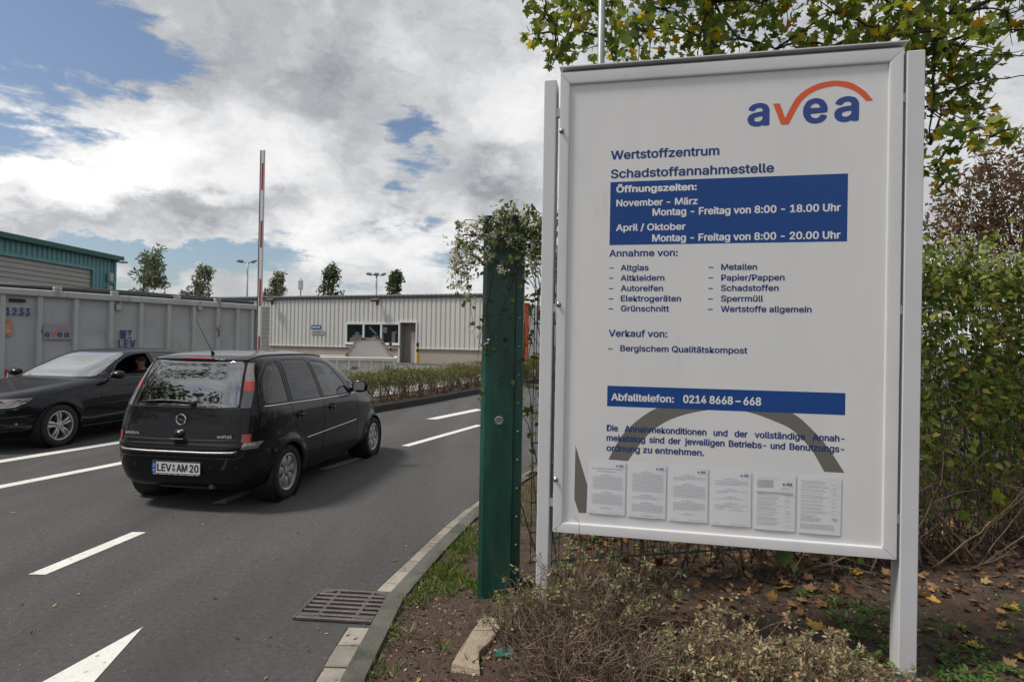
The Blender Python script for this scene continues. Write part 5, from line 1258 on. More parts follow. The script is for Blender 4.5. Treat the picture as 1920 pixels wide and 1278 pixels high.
# gate pillar
PX, PYY = -.062, 4.00
gp = thing('gate_pillar', 'thick dark green steel gate pillar beside the information board', 'gate post', (PX, PYY, .10), R(-4))
HP = 2.47
b = MB(); b.prism([(-.135, 0), (-.118, -.028), (.118, -.028), (.130, -.018), (.130, .22), (-.135, .22)], -.05, HP, 'xy') if False else b.prism([(-.135, .0), (-.105, -.032), (.078, -.032), (.085, -.024), (.085, .22), (-.135, .22)][::-1], -.06, HP, 'xy')
gb = b.build('body', M_pillar, gp)
b = MB(); b.box((-.025, .09, HP+.004), (.236, .27, .012), bev=.003); b.build('cap', M_pillar, gp)
b = MB(); b.box((.110, -.012, HP/2+.06), (.050, .012, HP-.12), bev=.002); b.box((.132, .04, HP/2+.06), (.006, .10, HP-.12)); b.build('flange', M_pillar, gp)
for k in range(13):
    b = MB(); z = .17+k*.183; b.lathe([(.009, 0), (.0085, -.004), (.004, -.0065), (.001, -.007)], 10, 'y', (.112, -.018, z)); b.build('bolt', M_steel, gp, smooth=True)
b = MB(); b.lathe([(.030, 0), (.030, -.006), (.022, -.009), (.018, -.006), (.012, -.006), (.011, -.011), (.001, -.011)], 20, 'y', (-.010, -.032, 1.155)); lk = b.build('lock', M_steel, gp, angle=40)
b = MB(); b.box((-.010, -.0435, 1.155), (.003, .002, .011)); b.build('keyhole', M_seal, lk)
# flowering vine hanging over the pillar
vn = thing('flowering_vine', 'leafy vine with white flower sprays hanging over the green gate pillar', 'climbing plant', (PX, PYY, .10))
rv = random.Random(5); P, S, PF, b = [], [], [], MB(); top = HP+.02
def strand(p0, pts, leafn, flow, r=.003):
    ps = spline([p0]+pts, .03); b.tube(ps, [r*(1-.6*i/len(ps)) for i in range(len(ps))], 4)
    for i in range(leafn):
        q = ps[rv.randrange(len(ps))]; P.append(np.array(q)+npr.normal(size=3)*.022); S.append(rv.uniform(.022, .044))
    for i in range(flow):
        q = ps[int(len(ps)*rv.uniform(.45, 1))-1]; d = npr.normal(size=3)*.02
        for j in range(16): PF.append(np.array(q)+d*rv.random()*2.2+npr.normal(size=3)*.010)
for k in range(34):                                      # bushy crown on and right of the pillar top
    x0 = rv.uniform(-.10, .34); p0 = (x0, rv.uniform(-.02, .2), top-rv.uniform(0, .12)); e = [(x0+rv.uniform(-.15, .15), rv.uniform(-.14, -.02), top+rv.uniform(-.22, .05)), (x0+rv.uniform(-.2, .2), rv.uniform(-.20, -.08), top-rv.uniform(.1, .42))]
    strand(p0, e, 20, 3 if x0 < .2 else 1)
for k in range(15):                                      # streamers on the left, over the road side
    p0 = (-.12, rv.uniform(-.02, .12), top-.02-rv.uniform(0, .2)); x1 = -.17-rv.uniform(.0, .15); z1 = top-rv.uniform(.05, .35)
    e = [(x1, -.06, z1), (x1-rv.uniform(-.06, .05), -.09, z1-rv.uniform(.15, .4))]
    strand(p0, e, 9, 4)
for (x0, z0, x1, z1, x2, z2) in ((-.10, 2.1, -.13, 1.6, -.10, 1.32), (.02, 2.1, .08, 1.85, .02, 1.55), (.1, 2.2, -.02, 1.75, .08, 1.45), (.19, 1.95, .12, 1.60, -.05, 1.42), (.2, 2.0, .24, 1.5, .20, .95), (.25, 2.2, .27, 1.4, .22, 1.1), (-.14, 1.9, -.11, 1.65, -.08, 1.45), (.22, 1.7, .10, 1.35, .02, 1.25)):
    for j in range(1): strand((x0+rv.uniform(-.03, .03), -.04, z0), [(x1+rv.uniform(-.03, .03), -.07, z1), (x2+rv.uniform(-.04, .04), -.055, z2)], 11, 1 if x0 < -.05 else 0)
scatter('foliage', P, S, T_HEART, M_vine, vn, up=.4, tipdown=1.0, seed=41); scatter('flowers', PF, npr.uniform(.009, .018, len(PF)), T_FLOWER, M_petal, vn, up=.3, seed=42); b.build('stems', M_stem_red, vn, smooth=True)
# grey pole behind the board
M_galv = mat('galvanised_steel', (.30, .32, .34), rough=.5, metal=.4, var=.15, vscale=10)
mp_ = thing('metal_pole', 'tall grey galvanised pole rising behind the top of the board', 'pole', (.89, 6.5, .15)); b = MB(); b.tube([(0, 0, -.1), (0, 0, 7.2)], [.045, .034], 14); b.build('shaft', M_galv, mp_, smooth=True); b = MB(); b.lathe([(.06, 0), (.06, .03), (.047, .05)], 14); b.build('foot_collar', M_galv, mp_, smooth=True)

# ---- plants and small things on the verge
def dry_shrub(label, x, y, w, h, ntw, nros, lm, grp, seed, ros=.022, spread=1.0, leaf_low=.35):
    global rnd
    r = random.Random(seed); z = vground(x, y); t = thing('dry_shrub', label, 'shrub', (x, y, z), 0, grp); b = MB(); tips = []
    for k in range(ntw):
        a = r.uniform(0, 2*math.pi); q = w*math.sqrt(r.random()); base = Vector((math.cos(a)*q*.45, math.sin(a)*q*.45, -.02)); hh = h*(1-.55*(q/w)**2)*r.uniform(.55, 1.08)
        tip = Vector((math.cos(a)*q*spread+r.gauss(0, .04), math.sin(a)*q*spread+r.gauss(0, .04), hh)); mid = base.lerp(tip, .5)+Vector((r.gauss(0, .05), r.gauss(0, .05), r.uniform(-.03, .06)))
        ps = spline([base, mid, tip], max(.05, h*.2)); b.tube(ps, [.0030*(1-.6*i/len(ps)) for i in range(len(ps))], 3, caps=False)
        for j in range(3):
            s_ = ps[r.randrange(1, len(ps))]; e = s_+Vector((r.gauss(0, .07), r.gauss(0, .07), r.gauss(.02, .05))); b.tube([s_, (s_+e)/2+Vector((r.gauss(0, .01), r.gauss(0, .01), .01)), e], [.0017, .0014, .0009], 3, caps=False); tips.append(e)
        tips.append(tip)
    b.build('twigs', M_twig, t)
    P, S, T_ = [], [], []
    for k in range(nros):
        c = tips[r.randrange(len(tips))]
        if c.z < h*leaf_low and r.random() < .8: continue
        for j in range(r.randrange(6, 13)):
            d = Vector((r.gauss(0, 1), r.gauss(0, 1), r.gauss(.5, .7))).normalized(); P.append(c+d*.006+Vector((0, 0, r.uniform(-.03, .008)))); S.append(ros*r.uniform(.6, 1.25)); T_.append(tuple(d))
    scatter('foliage', P, S, T_OVAL, lm, t, up=.3, tip=np.array(T_)*1.5, seed=seed); return t
GS = 'dry shrubs in front of the board'
dry_shrub('straggly dry shrub with pale green tips at the foot of the left board post', .36, 3.22, .34, .62, 190, 230, M_sedum, GS, 51)
dry_shrub('straggly shrub with pale tips under the left half of the board', .66, 3.42, .32, .50, 130, 170, M_sedum, GS, 52)
dry_shrub('leafless brown tangle of twigs in front of the straggly shrub by the left post', .38, 2.92, .42, .34, 330, 25, M_sedum, GS, 53)
dry_shrub('low bushy shrub with beige flower heads below the middle of the board', 1.02, 2.92, .30, .32, 190, 420, M_sedum2, GS, 54, .024, leaf_low=.2)
dry_shrub('low bushy shrub with beige flower heads near the foot of the right post', 1.44, 2.84, .28, .28, 180, 400, M_sedum2, GS, 55, .024, leaf_low=.2)
dry_shrub('small pale green shrub growing round the left board post', .06, 3.36, .16, .33, 60, 85, M_sedum, GS, 56)
dry_shrub('small brown twiggy shrub between the beige shrubs and the left tangle', .74, 2.88, .20, .26, 110, 60, M_sedum, GS, 57)
# grass
P, T_, S = [], [], []
def tuft(x, y, n, r, h):
    for k in range(n):
        px_, py_ = x+npr.normal()*r, y+npr.normal()*r; P.append((px_, py_, vground(px_, py_)-.004)); a = npr.uniform(0, 6.28); T_.append((math.cos(a)*.6, math.sin(a)*.6, 1.0)); S.append(h*npr.uniform(.5, 1.2))
for k in range(70):
    s = npr.uniform(s_at_y(3.95), s_at_y(5.6)); p = edge_at(s, .30+abs(npr.normal())*.16, 0); tuft(p.x, p.y, 34, .035, .055)
for k in range(60):
    s = npr.uniform(s_at_y(5.0), s_at_y(9)); p = edge_at(s, .34+npr.random()*.9, 0); tuft(p.x, p.y, 30, .06, .06)
for k in range(38):
    s = npr.uniform(s_at_y(2.7), s_at_y(4.2)); p = edge_at(s, .29+abs(npr.normal())*.035, 0); tuft(p.x, p.y, 7, .015, .05)
for (px, py, n) in ((880, 1235, 16), (760, 1170, 10), (905, 1100, 40), (940, 1120, 30), (960, 1128, 20), (830, 1205, 8), (720, 1245, 14), (990, 1110, 30), (855, 1070, 60), (880, 1085, 60), (985, 1195, 12), (1120, 1015, 0)):
    p = gnd(px, py, .13); tuft(p.x, p.y, n, .03, .075)
gr = scatter('grass', P, S, T_NARROW, M_grass, None, tip=np.array(T_), up=.2, seed=61); tag(gr, kind='stuff')
# weeds: three kinds of rosette, copied
def weed(n, s, seed):
    r = random.Random(seed); t = thing('leafy_weed', 'low green leafy weed growing out of the dark soil', 'weed', (0, 0, 0), 0, 'weeds on the dark soil'); P, S, T2 = [], [], []
    for k in range(n):
        a = r.uniform(0, 6.28); q = r.random()*s; P.append((math.cos(a)*q, math.sin(a)*q, r.uniform(.005, .05+.03*r.random()))); S.append(r.uniform(.028, .055)); T2.append((math.cos(a)*1.2, math.sin(a)*1.2, r.uniform(.1, .7)))
    scatter('leaves', P, S, T_OVAL, M_weed, t, tip=np.array(T2), up=1.2, jitter=.45, seed=seed)
    b = MB()
    for k in range(7): a = r.uniform(0, 6.28); b.tube([(0, 0, -.01), (math.cos(a)*s*.4, math.sin(a)*s*.4, .025), (math.cos(a)*s*.9, math.sin(a)*s*.9, .03)], .0015, 4)
    b.build('stems', M_weed, t); return t
WV = [weed(40, .10, 71), weed(26, .075, 72), weed(60, .13, 73)]; used = set()
for i, (px, py) in enumerate(((1770, 1215), (1800, 1180), (1850, 1250), (1880, 1200), (1900, 1260), (1830, 1225), (1640, 1165), (1660, 1205), (1620, 1140), (1640, 1240), (1560, 1130), (1760, 1262), (1905, 1150), (1500, 1110), (1580, 1165), (1745, 1180), (1860, 1280), (1815, 1270), (1780, 1240), (1895, 1180), (1600, 1185), (1690, 1225))):
    k = i % 3; p = gnd(px, py, .16); z = vground(p.x, p.y); o = WV[k] if k not in used else copy_tree(WV[k]); used.add(k); o.location = (p.x, p.y, z); o.rotation_euler = (0, 0, rnd.uniform(0, 6)); sc_ = rnd.uniform(.55, 1.0); o.scale = (sc_, sc_, sc_)
# litter
P, S = [], []
for k in range(2600):
    x, y = npr.uniform(.5, 5.2), npr.uniform(2.9, 6.0)
    d = (y-(FA.y+(x-FA.x)*FD.y/FD.x))
    if npr.random() > (.95 if d > -.75 else .30) or (x < 1.0 and d < -.4): continue
    P.append((x, y, vground(x, y)+npr.uniform(.004, .03))); S.append(npr.uniform(.022, .075))
for k in range(120):
    x, y = npr.uniform(-.5, 1.0), npr.uniform(3.0, 4.2); P.append((x, y, vground(x, y)+.006)); S.append(npr.uniform(.015, .035))
lt = scatter('leaf_litter', P, S, T_MAPLE, M_litter, None, up=1.3, jitter=.6, seed=81); tag(lt, kind='stuff')
P, S = [], []
for k in range(5200):
    s = npr.uniform(s_at_y(2.8), s_at_y(4.6)); o = .30+npr.random()**1.3*1.3; p = edge_at(s, o, 0); P.append((p.x, p.y, vground(p.x, p.y)+.002)); S.append(npr.choice([.005, .007, .009, .013, .02], p=[.35, .3, .2, .1, .05]))
for k in range(3500):
    x, y = npr.uniform(.6, 4.5), npr.uniform(2.9, 5.2); P.append((x, y, vground(x, y)+.003)); S.append(npr.uniform(.006, .022))
cp = scatter('soil_crumbs', P, S, T_FLOWER, M_chip, None, up=1.0, jitter=.8, seed=82); tag(cp, kind='stuff')
P, S = [], []
for (px, py) in ((347, 1060), (325, 1098), (100, 1138), (150, 1115), (45, 1130), (325, 970), (385, 983), (430, 1009), (505, 1195), (440, 1195), (485, 1050), (520, 1046), (735, 1052), (700, 968), (717, 958), (690, 1005), (712, 1030), (640, 985), (50, 970), (90, 968), (20, 962), (503, 1268), (600, 1180), (617, 1187), (700, 1105), (820, 1013), (775, 1080), (835, 770), (870, 760), (800, 905), (630, 940), (585, 960), (560, 1000), (250, 1160), (180, 1230), (60, 1190), (400, 1120)):
    p = gnd(px, py); P.append((p.x, p.y, .007)); S.append(npr.uniform(.022, .05))
for k in range(120):
    s = npr.uniform(s_at_y(2.5), s_at_y(12)); p = edge_at(s, npr.normal()*.12+.02, 0); P.append((p.x, p.y, .012)); S.append(npr.uniform(.010, .035))
for k in range(70): P.append((npr.uniform(-6, -.9), npr.uniform(3, 12), .006)); S.append(npr.uniform(.008, .03))
rl = scatter('road_leaves', P, S, T_OVAL, M_litter, None, up=1.6, jitter=.45, seed=83); tag(rl, kind='stuff')
# the large yellow leaves one can tell apart
for i, (px, py, s_) in enumerate(((1795, 1170, .12), (1838, 1210, .13), (1755, 1120, .10), (1520, 1168, .11), (1565, 1105, .09), (1880, 1135, .10), (1470, 1095, .09), (1830, 1125, .08), (1600, 1075, .08), (1905, 1225, .08))):
    p = gnd(px, py, .17); o = scatter('fallen_leaf', [(0, 0, .012)], [s_], T_MAPLE, M_yellow, None, up=2.2, jitter=.5, seed=90+i); o.location = (p.x, p.y, vground(p.x, p.y)); tag(o, 'yellow fallen maple leaf lying on the dark soil', 'leaf', 'yellow leaves on the soil')
# stone slab and anchor plate
M_stone = mat('sandy_concrete', (.33, .27, .20), rough=.9, var=.25, vscale=14, bump=.6, bscale=70, col2=(.08, .055, .04), c2lo=.52, c2hi=.68, c2scale=7)
so = gnd(895, 1200, .15); sl = [(908, 1150), (944, 1158), (924, 1192), (897, 1220), (900, 1246), (850, 1234), (868, 1206), (886, 1176)]
b = MB(); n = len(sl); pts = [gnd(px, py, .15)-so for px, py in sl]
b.add([(p.x*1.12, p.y*1.12, -.05) for p in pts]+[(p.x*1.04, p.y*1.04, .012) for p in pts]+[(p.x*.90+rnd.uniform(-.008, .008), p.y*.90+rnd.uniform(-.008, .008), .020+rnd.uniform(-.006, .004)) for p in pts], [tuple(range(2*n, 3*n))]+[(i, (i+1) % n, n+(i+1) % n, n+i) for i in range(n)]+[(n+i, n+(i+1) % n, 2*n+(i+1) % n, 2*n+i) for i in range(n)])
o = b.build('stone_slab', M_stone, smooth=False); o.location = so; o.location.z = vground(so.x, so.y)+.012; tag(o, 'sandy concrete slab half buried in the soil beside the kerb', 'slab')
ap = gnd(945, 1222, .13); an = thing('anchor_plate', 'teal painted steel anchor plate with a bolt in the soil near the left post', 'anchor plate', (ap.x, ap.y, vground(ap.x, ap.y)+.004), .3)
b = MB(); b.prism([(-.055, -.035), (.055, -.045), (.045, .02), (.01, .045), (-.03, .03)], 0, .012, 'xy'); b.build('plate', M_teal, an); b = MB(); b.lathe([(.014, .010), (.014, .022), (.008, .024), (.007, .034), (.001, .035)], 6); b.build('bolt', M_iron, an)
# ------------------------------------------------------------------ the yard: warehouse, containers, barrier, hedge, far things
def corr(mb, s0, s1, z0, z1, pitch, d, y=0.0, phase=0.0):
    """vertical trapezoidal sheet metal between s0 and s1"""
    xs = []; k = math.floor((s0-phase)/pitch)-1
    while phase+k*pitch < s1+pitch:
        b0 = phase+k*pitch; xs += [(b0, y), (b0+.56*pitch, y), (b0+.66*pitch, y+d), (b0+.90*pitch, y+d)]; k += 1
    def yy(x):
        for i in range(len(xs)-1):
            if xs[i][0] <= x <= xs[i+1][0]: t = (x-xs[i][0])/max(1e-6, xs[i+1][0]-xs[i][0]); return xs[i][1]+(xs[i+1][1]-xs[i][1])*t
        return y
    P = [(s0, yy(s0))]+[p for p in xs if s0 < p[0] < s1]+[(s1, yy(s1))]; n = len(P)
    mb.add([(a, b, z0) for a, b in P]+[(a, b, z1) for a, b in P], [(i, i+1, n+i+1, n+i) for i in range(n-1)])
def hplane(A, D):
    N_ = Vector((D.y, -D.x, 0))
    def f(px, py):
        d = ray(px, py); t = (A-Vector((0, 0, EYE))).dot(N_)/d.dot(N_); p = Vector((0, 0, EYE))+d*t; return (p-A).dot(D), p.z
    return f
M_sheet = mat('pale_sheet_metal', (.60, .595, .565), rough=.5, var=.06, vscale=.8, col2=(.44, .43, .40), c2lo=.58, c2hi=.76, c2scale=1.2, stretch=(1, 1, .3))
M_plinth = mat('beige_plinth', (.40, .345, .29), rough=.85, var=.10, vscale=1.5, col2=(.28, .25, .22), c2lo=.55, c2hi=.75, c2scale=1.6)
M_darkedge = mat('dark_gutter', (.07, .07, .068), rough=.6, var=.2, vscale=2)
M_roofs = mat('roof_sheet', (.33, .33, .32), rough=.6, var=.15, vscale=1)
M_pvc = mat('white_window_frame', (.68, .68, .67), rough=.4)
M_office = glassmat('office_glass', (.95, .98, .97), .95, refl=.08)
M_inside = mat('office_inside', (.10, .10, .095), rough=.9, var=.5, vscale=1.2)
M_door = mat('pinkish_door', (.55, .48, .45), rough=.6)
M_shut_recess = mat('shutter_and_recess_shade', (.24, .235, .225), rough=.6, var=.12, vscale=2)  # shutter grey; also gives the door recess its painted shade
M_yel = mat('bollard_yellow', (.62, .40, .03), rough=.5, var=.15, vscale=8)
M_blk = mat('bollard_black', (.015, .015, .015), rough=.6)
M_signblue = mat('sign_blue', (.02, .10, .30), rough=.5); M_signgrey = mat('sign_grey', (.42, .43, .44), rough=.5)
WA = Vector((-25.5, 49.2, .36)); WD = Vector((22, -8.6, 0)).normalized(); wl = hplane(WA, WD); WROT = math.atan2(WD.y, WD.x)
wh = thing('warehouse', 'long pale corrugated warehouse with office window and door across the yard', 'warehouse', WA, WROT)
s_end = wl(908, 600)[0]; top = wl(700, 556)[1]-.36; zpl = wl(700, 651)[1]-.36
ws0, wz1 = wl(650, 606); ws1, wz0 = wl(748.5, 644.5); ds0, dz1 = wl(750.8, 604.6); ds1, _ = wl(779.8, 640); wz0 -= .36; wz1 -= .36; dz1 -= .36
sh0, sh1 = wl(470, 600)[0], wl(505.5, 600)[0]; sz1 = wl(500, 575)[1]-.36
b = MB(); PT, DP = .36, .055
corr(b, 0, sh0, zpl, top, PT, DP); corr(b, sh0, sh1, sz1, top, PT, DP); corr(b, sh1, ws0, zpl, top, PT, DP); corr(b, ws0, ds0, wz1, top, PT, DP); corr(b, ws0, ds0, zpl, wz0, PT, DP); corr(b, ds0, ds1, dz1, top, PT, DP); corr(b, ds1, s_end, zpl, top, PT, DP)
b.box((s_end+.03, .02, (top+zpl)/2), (.10, .12, top-zpl)); b.box((s_end/2, 12.1, top/2), (s_end, .05, top)); b.box((s_end+.02, 6.1, top/2), (.06, 12, top)); b.box((.02, 6.1, top/2), (.06, 12, top)); b.build('wall', M_sheet, wh)
b = MB(); b.box(((sh1+ds0)/2, .06, zpl/2-.1), (ds0-sh1, .06, zpl+.2)); b.box(((ds1+s_end)/2, .06, zpl/2-.1), (s_end-ds1, .06, zpl+.2)); b.box((sh0/2, .06, zpl/2-.1), (sh0, .06, zpl+.2)); b.build('plinth', M_plinth, wh)
b = MB()
for a, c in ((0, sh0), (sh1, ds0), (ds1, s_end)): b.box(((a+c)/2, .0, zpl-.015), (c-a, .13, .03))
b.build('drip_rail', M_pvc, wh)
b = MB(); b.box((s_end/2, -.02, top-.06), (s_end+.2, .16, .16), bev=.02); b.build('eaves_gutter', M_darkedge, wh)
b = MB(); x = -.1
while x < s_end+.15: b.box((x, .10, top+.085), (.20, .50, .075)); x += .36
corr_ = MB(); b.add([(-.2, -.12, top+.04), (s_end+.2, -.12, top+.04), (s_end+.2, 12.2, top+.5), (-.2, 12.2, top+.5)], [(0, 1, 2, 3)]); b.add([(-.2, -.12, top+.02), (s_end+.2, -.12, top+.02), (s_end+.2, -.12, top+.05), (-.2, -.12, top+.05)], [(0, 1, 2, 3)]); b.build('roof', M_roofs, wh)
b = MB(); ww = ws1-ws0
for z in (wz0, wz1): b.box(((ws0+ws1)/2, -.005, z), (ww+.1, .10, .13))
for i in range(4): b.box((ws0+ww*i/3, -.006, (wz0+wz1)/2), (.12 if i in (0, 3) else .14, .09, wz1-wz0-.132))
b.box(((ws0+ws1)/2, -.06, wz0-.075), (ww+.25, .16, .03)); win = b.build('window', M_pvc, wh)
for i in range(3): b = MB(); xc_ = ws0+ww*(i+.5)/3; hw_ = ww/6-.07; b.quad((xc_-hw_, .02, wz0+.06), (xc_+hw_, .02, wz0+.06), (xc_+hw_, .02, wz1-.06), (xc_-hw_, .02, wz1-.06)); b.build('pane', M_office, win)
b = MB(); b.quad((ws0-.1, 1.6, wz0-.6), (ws1+.1, 1.6, wz0-.6), (ws1+.1, 1.6, wz1+.2), (ws0-.1, 1.6, wz1+.2)); b.quad((ws0-.1, .1, wz0-.3), (ws1+.1, .1, wz0-.3), (ws1+.1, 1.6, wz0-.3), (ws0-.1, 1.6, wz0-.3)); b.build('office_back_wall', M_inside, wh)
b = MB()
for (x, w_, h_, y_) in ((.35, .5, .35, .35), (.62, .35, .75, .5), (1.8, .45, .5, .4), (2.2, .25, .6, .35), (2.9, .3, .8, .5)): b.box((ws0+x*ww/3.3, y_*.2+.03, wz0-.3+h_/2+.2), (w_, .12, h_+.3), bev=.03)
b.bar((ws0+ww*.42, .12, wz1-.25), (ws0+ww*.56, .12, wz1-.75), .03, .14); b.bar((ws0+ww*.86, .12, wz0+.3), (ws0+ww*.93, .12, wz0+.9), .03, .10); b.box((ws0+ww*.72, .08, wz1-.45), (.35, .03, .4)); b.box((ws0+ww*.20, .08, wz0+.35), (.8, .05, .45)); b.build('office_contents', M_pvc, wh)
b = MB(); corr(b, ds0, ds1-.02, .0, dz1, .25, .05, .50); b.box((ds0+.012, .28, dz1/2), (.02, .5, dz1)); b.box((ds1-.012, .28, dz1/2), (.02, .5, dz1)); b.box(((ds0+ds1)/2, .28, dz1+.01), (ds1-ds0, .5, .02)); b.build('door_recess', M_shut_recess, wh)  # sheet darker than the wall: the recess's shade is put into its colour
b = MB()
for x in (ds0-.05, ds1+.05): b.box((x, -.01, dz1/2), (.10, .12, dz1))
b.box(((ds0+ds1)/2, -.012, dz1+.05), (ds1-ds0+.2, .12, .10)); b.build('door_surround', M_pvc, wh)
b = MB(); b.box((ds0*.28+ds1*.72, .45, 1.05), ((ds1-ds0)*.50, .06, 2.1), bev=.01); dd = b.build('door', M_door, wh); b = MB(); b.tube([(ds0*.45+ds1*.55, .40, 1.0), (ds0*.45+ds1*.55+.12, .40, 1.0)], .015, 6); b.build('handle', M_steel, dd)
b = MB(); z = .0
while z < sz1: b.box(((sh0+sh1)/2, .03, z+.05), (sh1-sh0, .05, .085), bev=.02); z += .10
b.build('roller_shutter', M_shut_recess, wh)
for px in (515, 711):
    s, z = wl(px, 563); z -= .36; b = MB(); b.bar((s, .0, z), (s, -.45, z+.05), .05, .05); b.box((s, -.5, z), (.62, .26, .16), rot=(R(25), 0, 0), bev=.03); b.box((s+.05, -.3, z-.2), (.18, .16, .30), bev=.03); b.build('floodlight', M_darkedge, wh)
def wall_sign(label, px0, py0, px1, py1, m_, arrow, words):
    a, z1 = wl(px0, py0); c, z0 = wl(px1, py1); o = thing('direction_sign', label, 'sign', WA+WD*a+Vector((0, 0, z0-.36)), WROT); w, h = c-a, z1-z0
    b = MB(); poly = [(0, 0), (w-h*.5, 0), (w, h/2), (w-h*.5, h), (0, h)] if arrow else [(0, 0), (w, 0), (w, h), (0, h)]; b.prism(poly, -.05, -.02, 'xz'); b.build('board', m_, o)
    b = MB()
    if arrow: text(b, words, .12, w-h*.55, h*.30, h*.42, -.053, .8)
    else:
        text(b, words, .05, w*.60, h*.30, h*.42, -.053, .9); b.add([(w*.64, -.053, h*.4), (w*.64, -.053, h*.6), (w*.80, -.053, h*.6), (w*.80, -.053, h*.4), (w*.78, -.053, h*.2), (w*.78, -.053, h*.8), (w*.95, -.053, h*.5)], [(0, 3, 2, 1), (4, 6, 5)])
    b.build('lettering', M_blk if arrow else M_pvc, o)
wall_sign('small blue sign with white arrow on the warehouse wall, above the grey one', 584, 609.2, 602, 616.6, M_signblue, False, 'Annahme')
wall_sign('grey arrow shaped exit sign on the warehouse wall below the blue sign', 584, 618.2, 611.5, 626.2, M_signgrey, True, 'Ausfahrt')
def bollard(label, px, py_base, py_top, Y):
    p = at(px, py_base, Y); h = at(px, py_top, Y).z-p.z; o = thing('bollard', label, 'bollard', (p.x, p.y, p.z), 0, 'yellow and black bollards by the warehouse door'); b = MB(); r = .09
    for k in range(5): b.cur = (0, 0, 1, 0, 1)[k]; z0, z1 = [(0, .30), (.30, .55), (.55, .70), (.70, .82), (.82, 1)][k]; b.lathe([(r, z0*h), (r, z1*h)], 16)
    b.cur = 1; b.lathe([(r, h), (r*.7, h+.04), (.001, h+.05)], 16); b.build('post', [M_yel, M_blk], o, smooth=True)
bollard('yellow and black bollard right of the warehouse door', 782.5, 680, 643, 40.5); bollard('yellow and black bollard left of the warehouse door behind the white skip', 731.5, 678, 642, 41.5)

# ---- long grey container on the left
M_cont = mat('grey_container_paint', (.40, .405, .41), rough=.6, var=.10, vscale=1.6, col2=(.32, .32, .32), c2lo=.52, c2hi=.7, c2scale=1.4, c3=((.13, .055, .03), .70, .76, 3.2), bump=.0, stretch=(1, 1, .6))
M_contrib = mat('grey_container_ribs', (.43, .435, .43), rough=.6, var=.12, vscale=3, c3=((.16, .06, .035), .60, .68, 4.5), col2=(.24, .24, .24), c2lo=.55, c2hi=.7, c2scale=2, stretch=(1, 1, .4))
M_tarp = mat('dark_tarpaulin', (.035, .037, .040), rough=.6, var=.2, vscale=5)
M_stencil = mat('blue_stencil', (.025, .07, .20), rough=.7, col2=(.28, .29, .31), c2lo=.58, c2hi=.70, c2scale=14)
M_orange_lab = mat('orange_label', (.50, .17, .07), rough=.6, col2=(.55, .45, .40), c2lo=.5, c2hi=.56, c2scale=22, stretch=(.3, .3, 3))
M_logopl = mat('logo_plate_grey', (.29, .295, .30), rough=.5); M_redwhite = mat('warning_red', (.40, .02, .03), rough=.5)
CD = Vector((.571, .821, 0)).normalized(); CA = Vector((-10.91, 13.07, 0))-CD*1.1; cwl = hplane(CA, CD); CROT = math.atan2(CD.y, CD.x); CL = cwl(480, 640)[0]; CZ0, CZ1 = .22, 2.72
co = thing('skip_container', 'long grey steel container numbered 1233 behind the black hatchback', 'container', (CA.x, CA.y, 0), CROT)
b = MB(); nseg = 60
def dent(s, z): return .022*mn.noise((s*1.7, z*1.9, 2.0))+.03*math.exp(-((s-cwl(178, 635)[0])/.22)**2-((z-cwl(178, 632)[1])/.15)**2)
b.grid(lambda u, v: (u*CL, dent(u*CL, CZ0+v*(CZ1-CZ0)), CZ0+v*(CZ1-CZ0)), 90, 26)
b.box((CL-.02, 1.2, (CZ0+CZ1)/2), (.04, 2.38, CZ1-CZ0)); b.box((.02, 1.2, (CZ0+CZ1)/2), (.04, 2.38, CZ1-CZ0)); b.box((CL/2, 2.4, (CZ0+CZ1)/2), (CL, .05, CZ1-CZ0)); b.box((CL/2, 1.2, CZ0+.05), (CL-.1, 2.3, .08)); b.build('body', M_cont, co, smooth=True, angle=40)
for px in (-42, 2, 72, 140, 206, 262, 314, 361, 406, 443, 470):
    s = cwl(px, 630)[0]; b = MB(); b.prism([(s-.075, .0), (s-.045, -.085), (s+.045, -.085), (s+.075, .0)], CZ0, CZ1-.10, 'xy'); b.build('rib', M_contrib, co)
b = MB(); b.box((CL/2, -.03, CZ1-.03), (CL+.06, .20, .15), bev=.02); b.box((CL/2, -.02, CZ0+.05), (CL+.06, .18, .16), bev=.02); b.box((CL, -.02, (CZ0+CZ1)/2), (.11, .16, CZ1-CZ0-.24)); b.build('rail', M_contrib, co)
b = MB(); b.tube([(.6, .02, CZ1+.09), (CL*.33, .02, CZ1+.10), (CL*.66, .02, CZ1+.085), (CL-.1, .02, CZ1+.09)], .045, 10); b.tube([(.2, .14, CZ1+.11), (CL*.5, .14, CZ1+.14), (CL-.2, .14, CZ1+.12)], .05, 8)
b.grid(lambda u, v: (u*CL, .1+v*2.2, CZ1+.06+.07*math.sin(math.pi*v)+.02*mn.noise((u*30, v*4, 0))), 40, 10); b.build('tarpaulin', M_tarp, co, smooth=True)
for px in (105, 212, 330, 405):
    s = cwl(px, 560)[0]; b = MB(); b.box((s, -.03, CZ1+.085), (.16, .16, .10), bev=.015); b.build('bracket', M_contrib, co)
for px in (220, 372):
    s, z = cwl(px, 576); b = MB(); b.box((s, -.06, z), (.12, .09, .14), bev=.015); b.tube([(s+.03, -.09, z+.07), (s+.03, -.09, z+.14)], .02, 6); b.build('latch', M_contrib, co)
yb = -.045
def cpaint(name, words, px0, px1, pyb, capm, m_, bo=.9, yo=yb):
    s0, z0 = cwl(px0, pyb); s1, _ = cwl(px1, pyb); b = MB(); text(b, words, s0, s1, z0, capm, yo, bo); return b.build(name, m_, co)
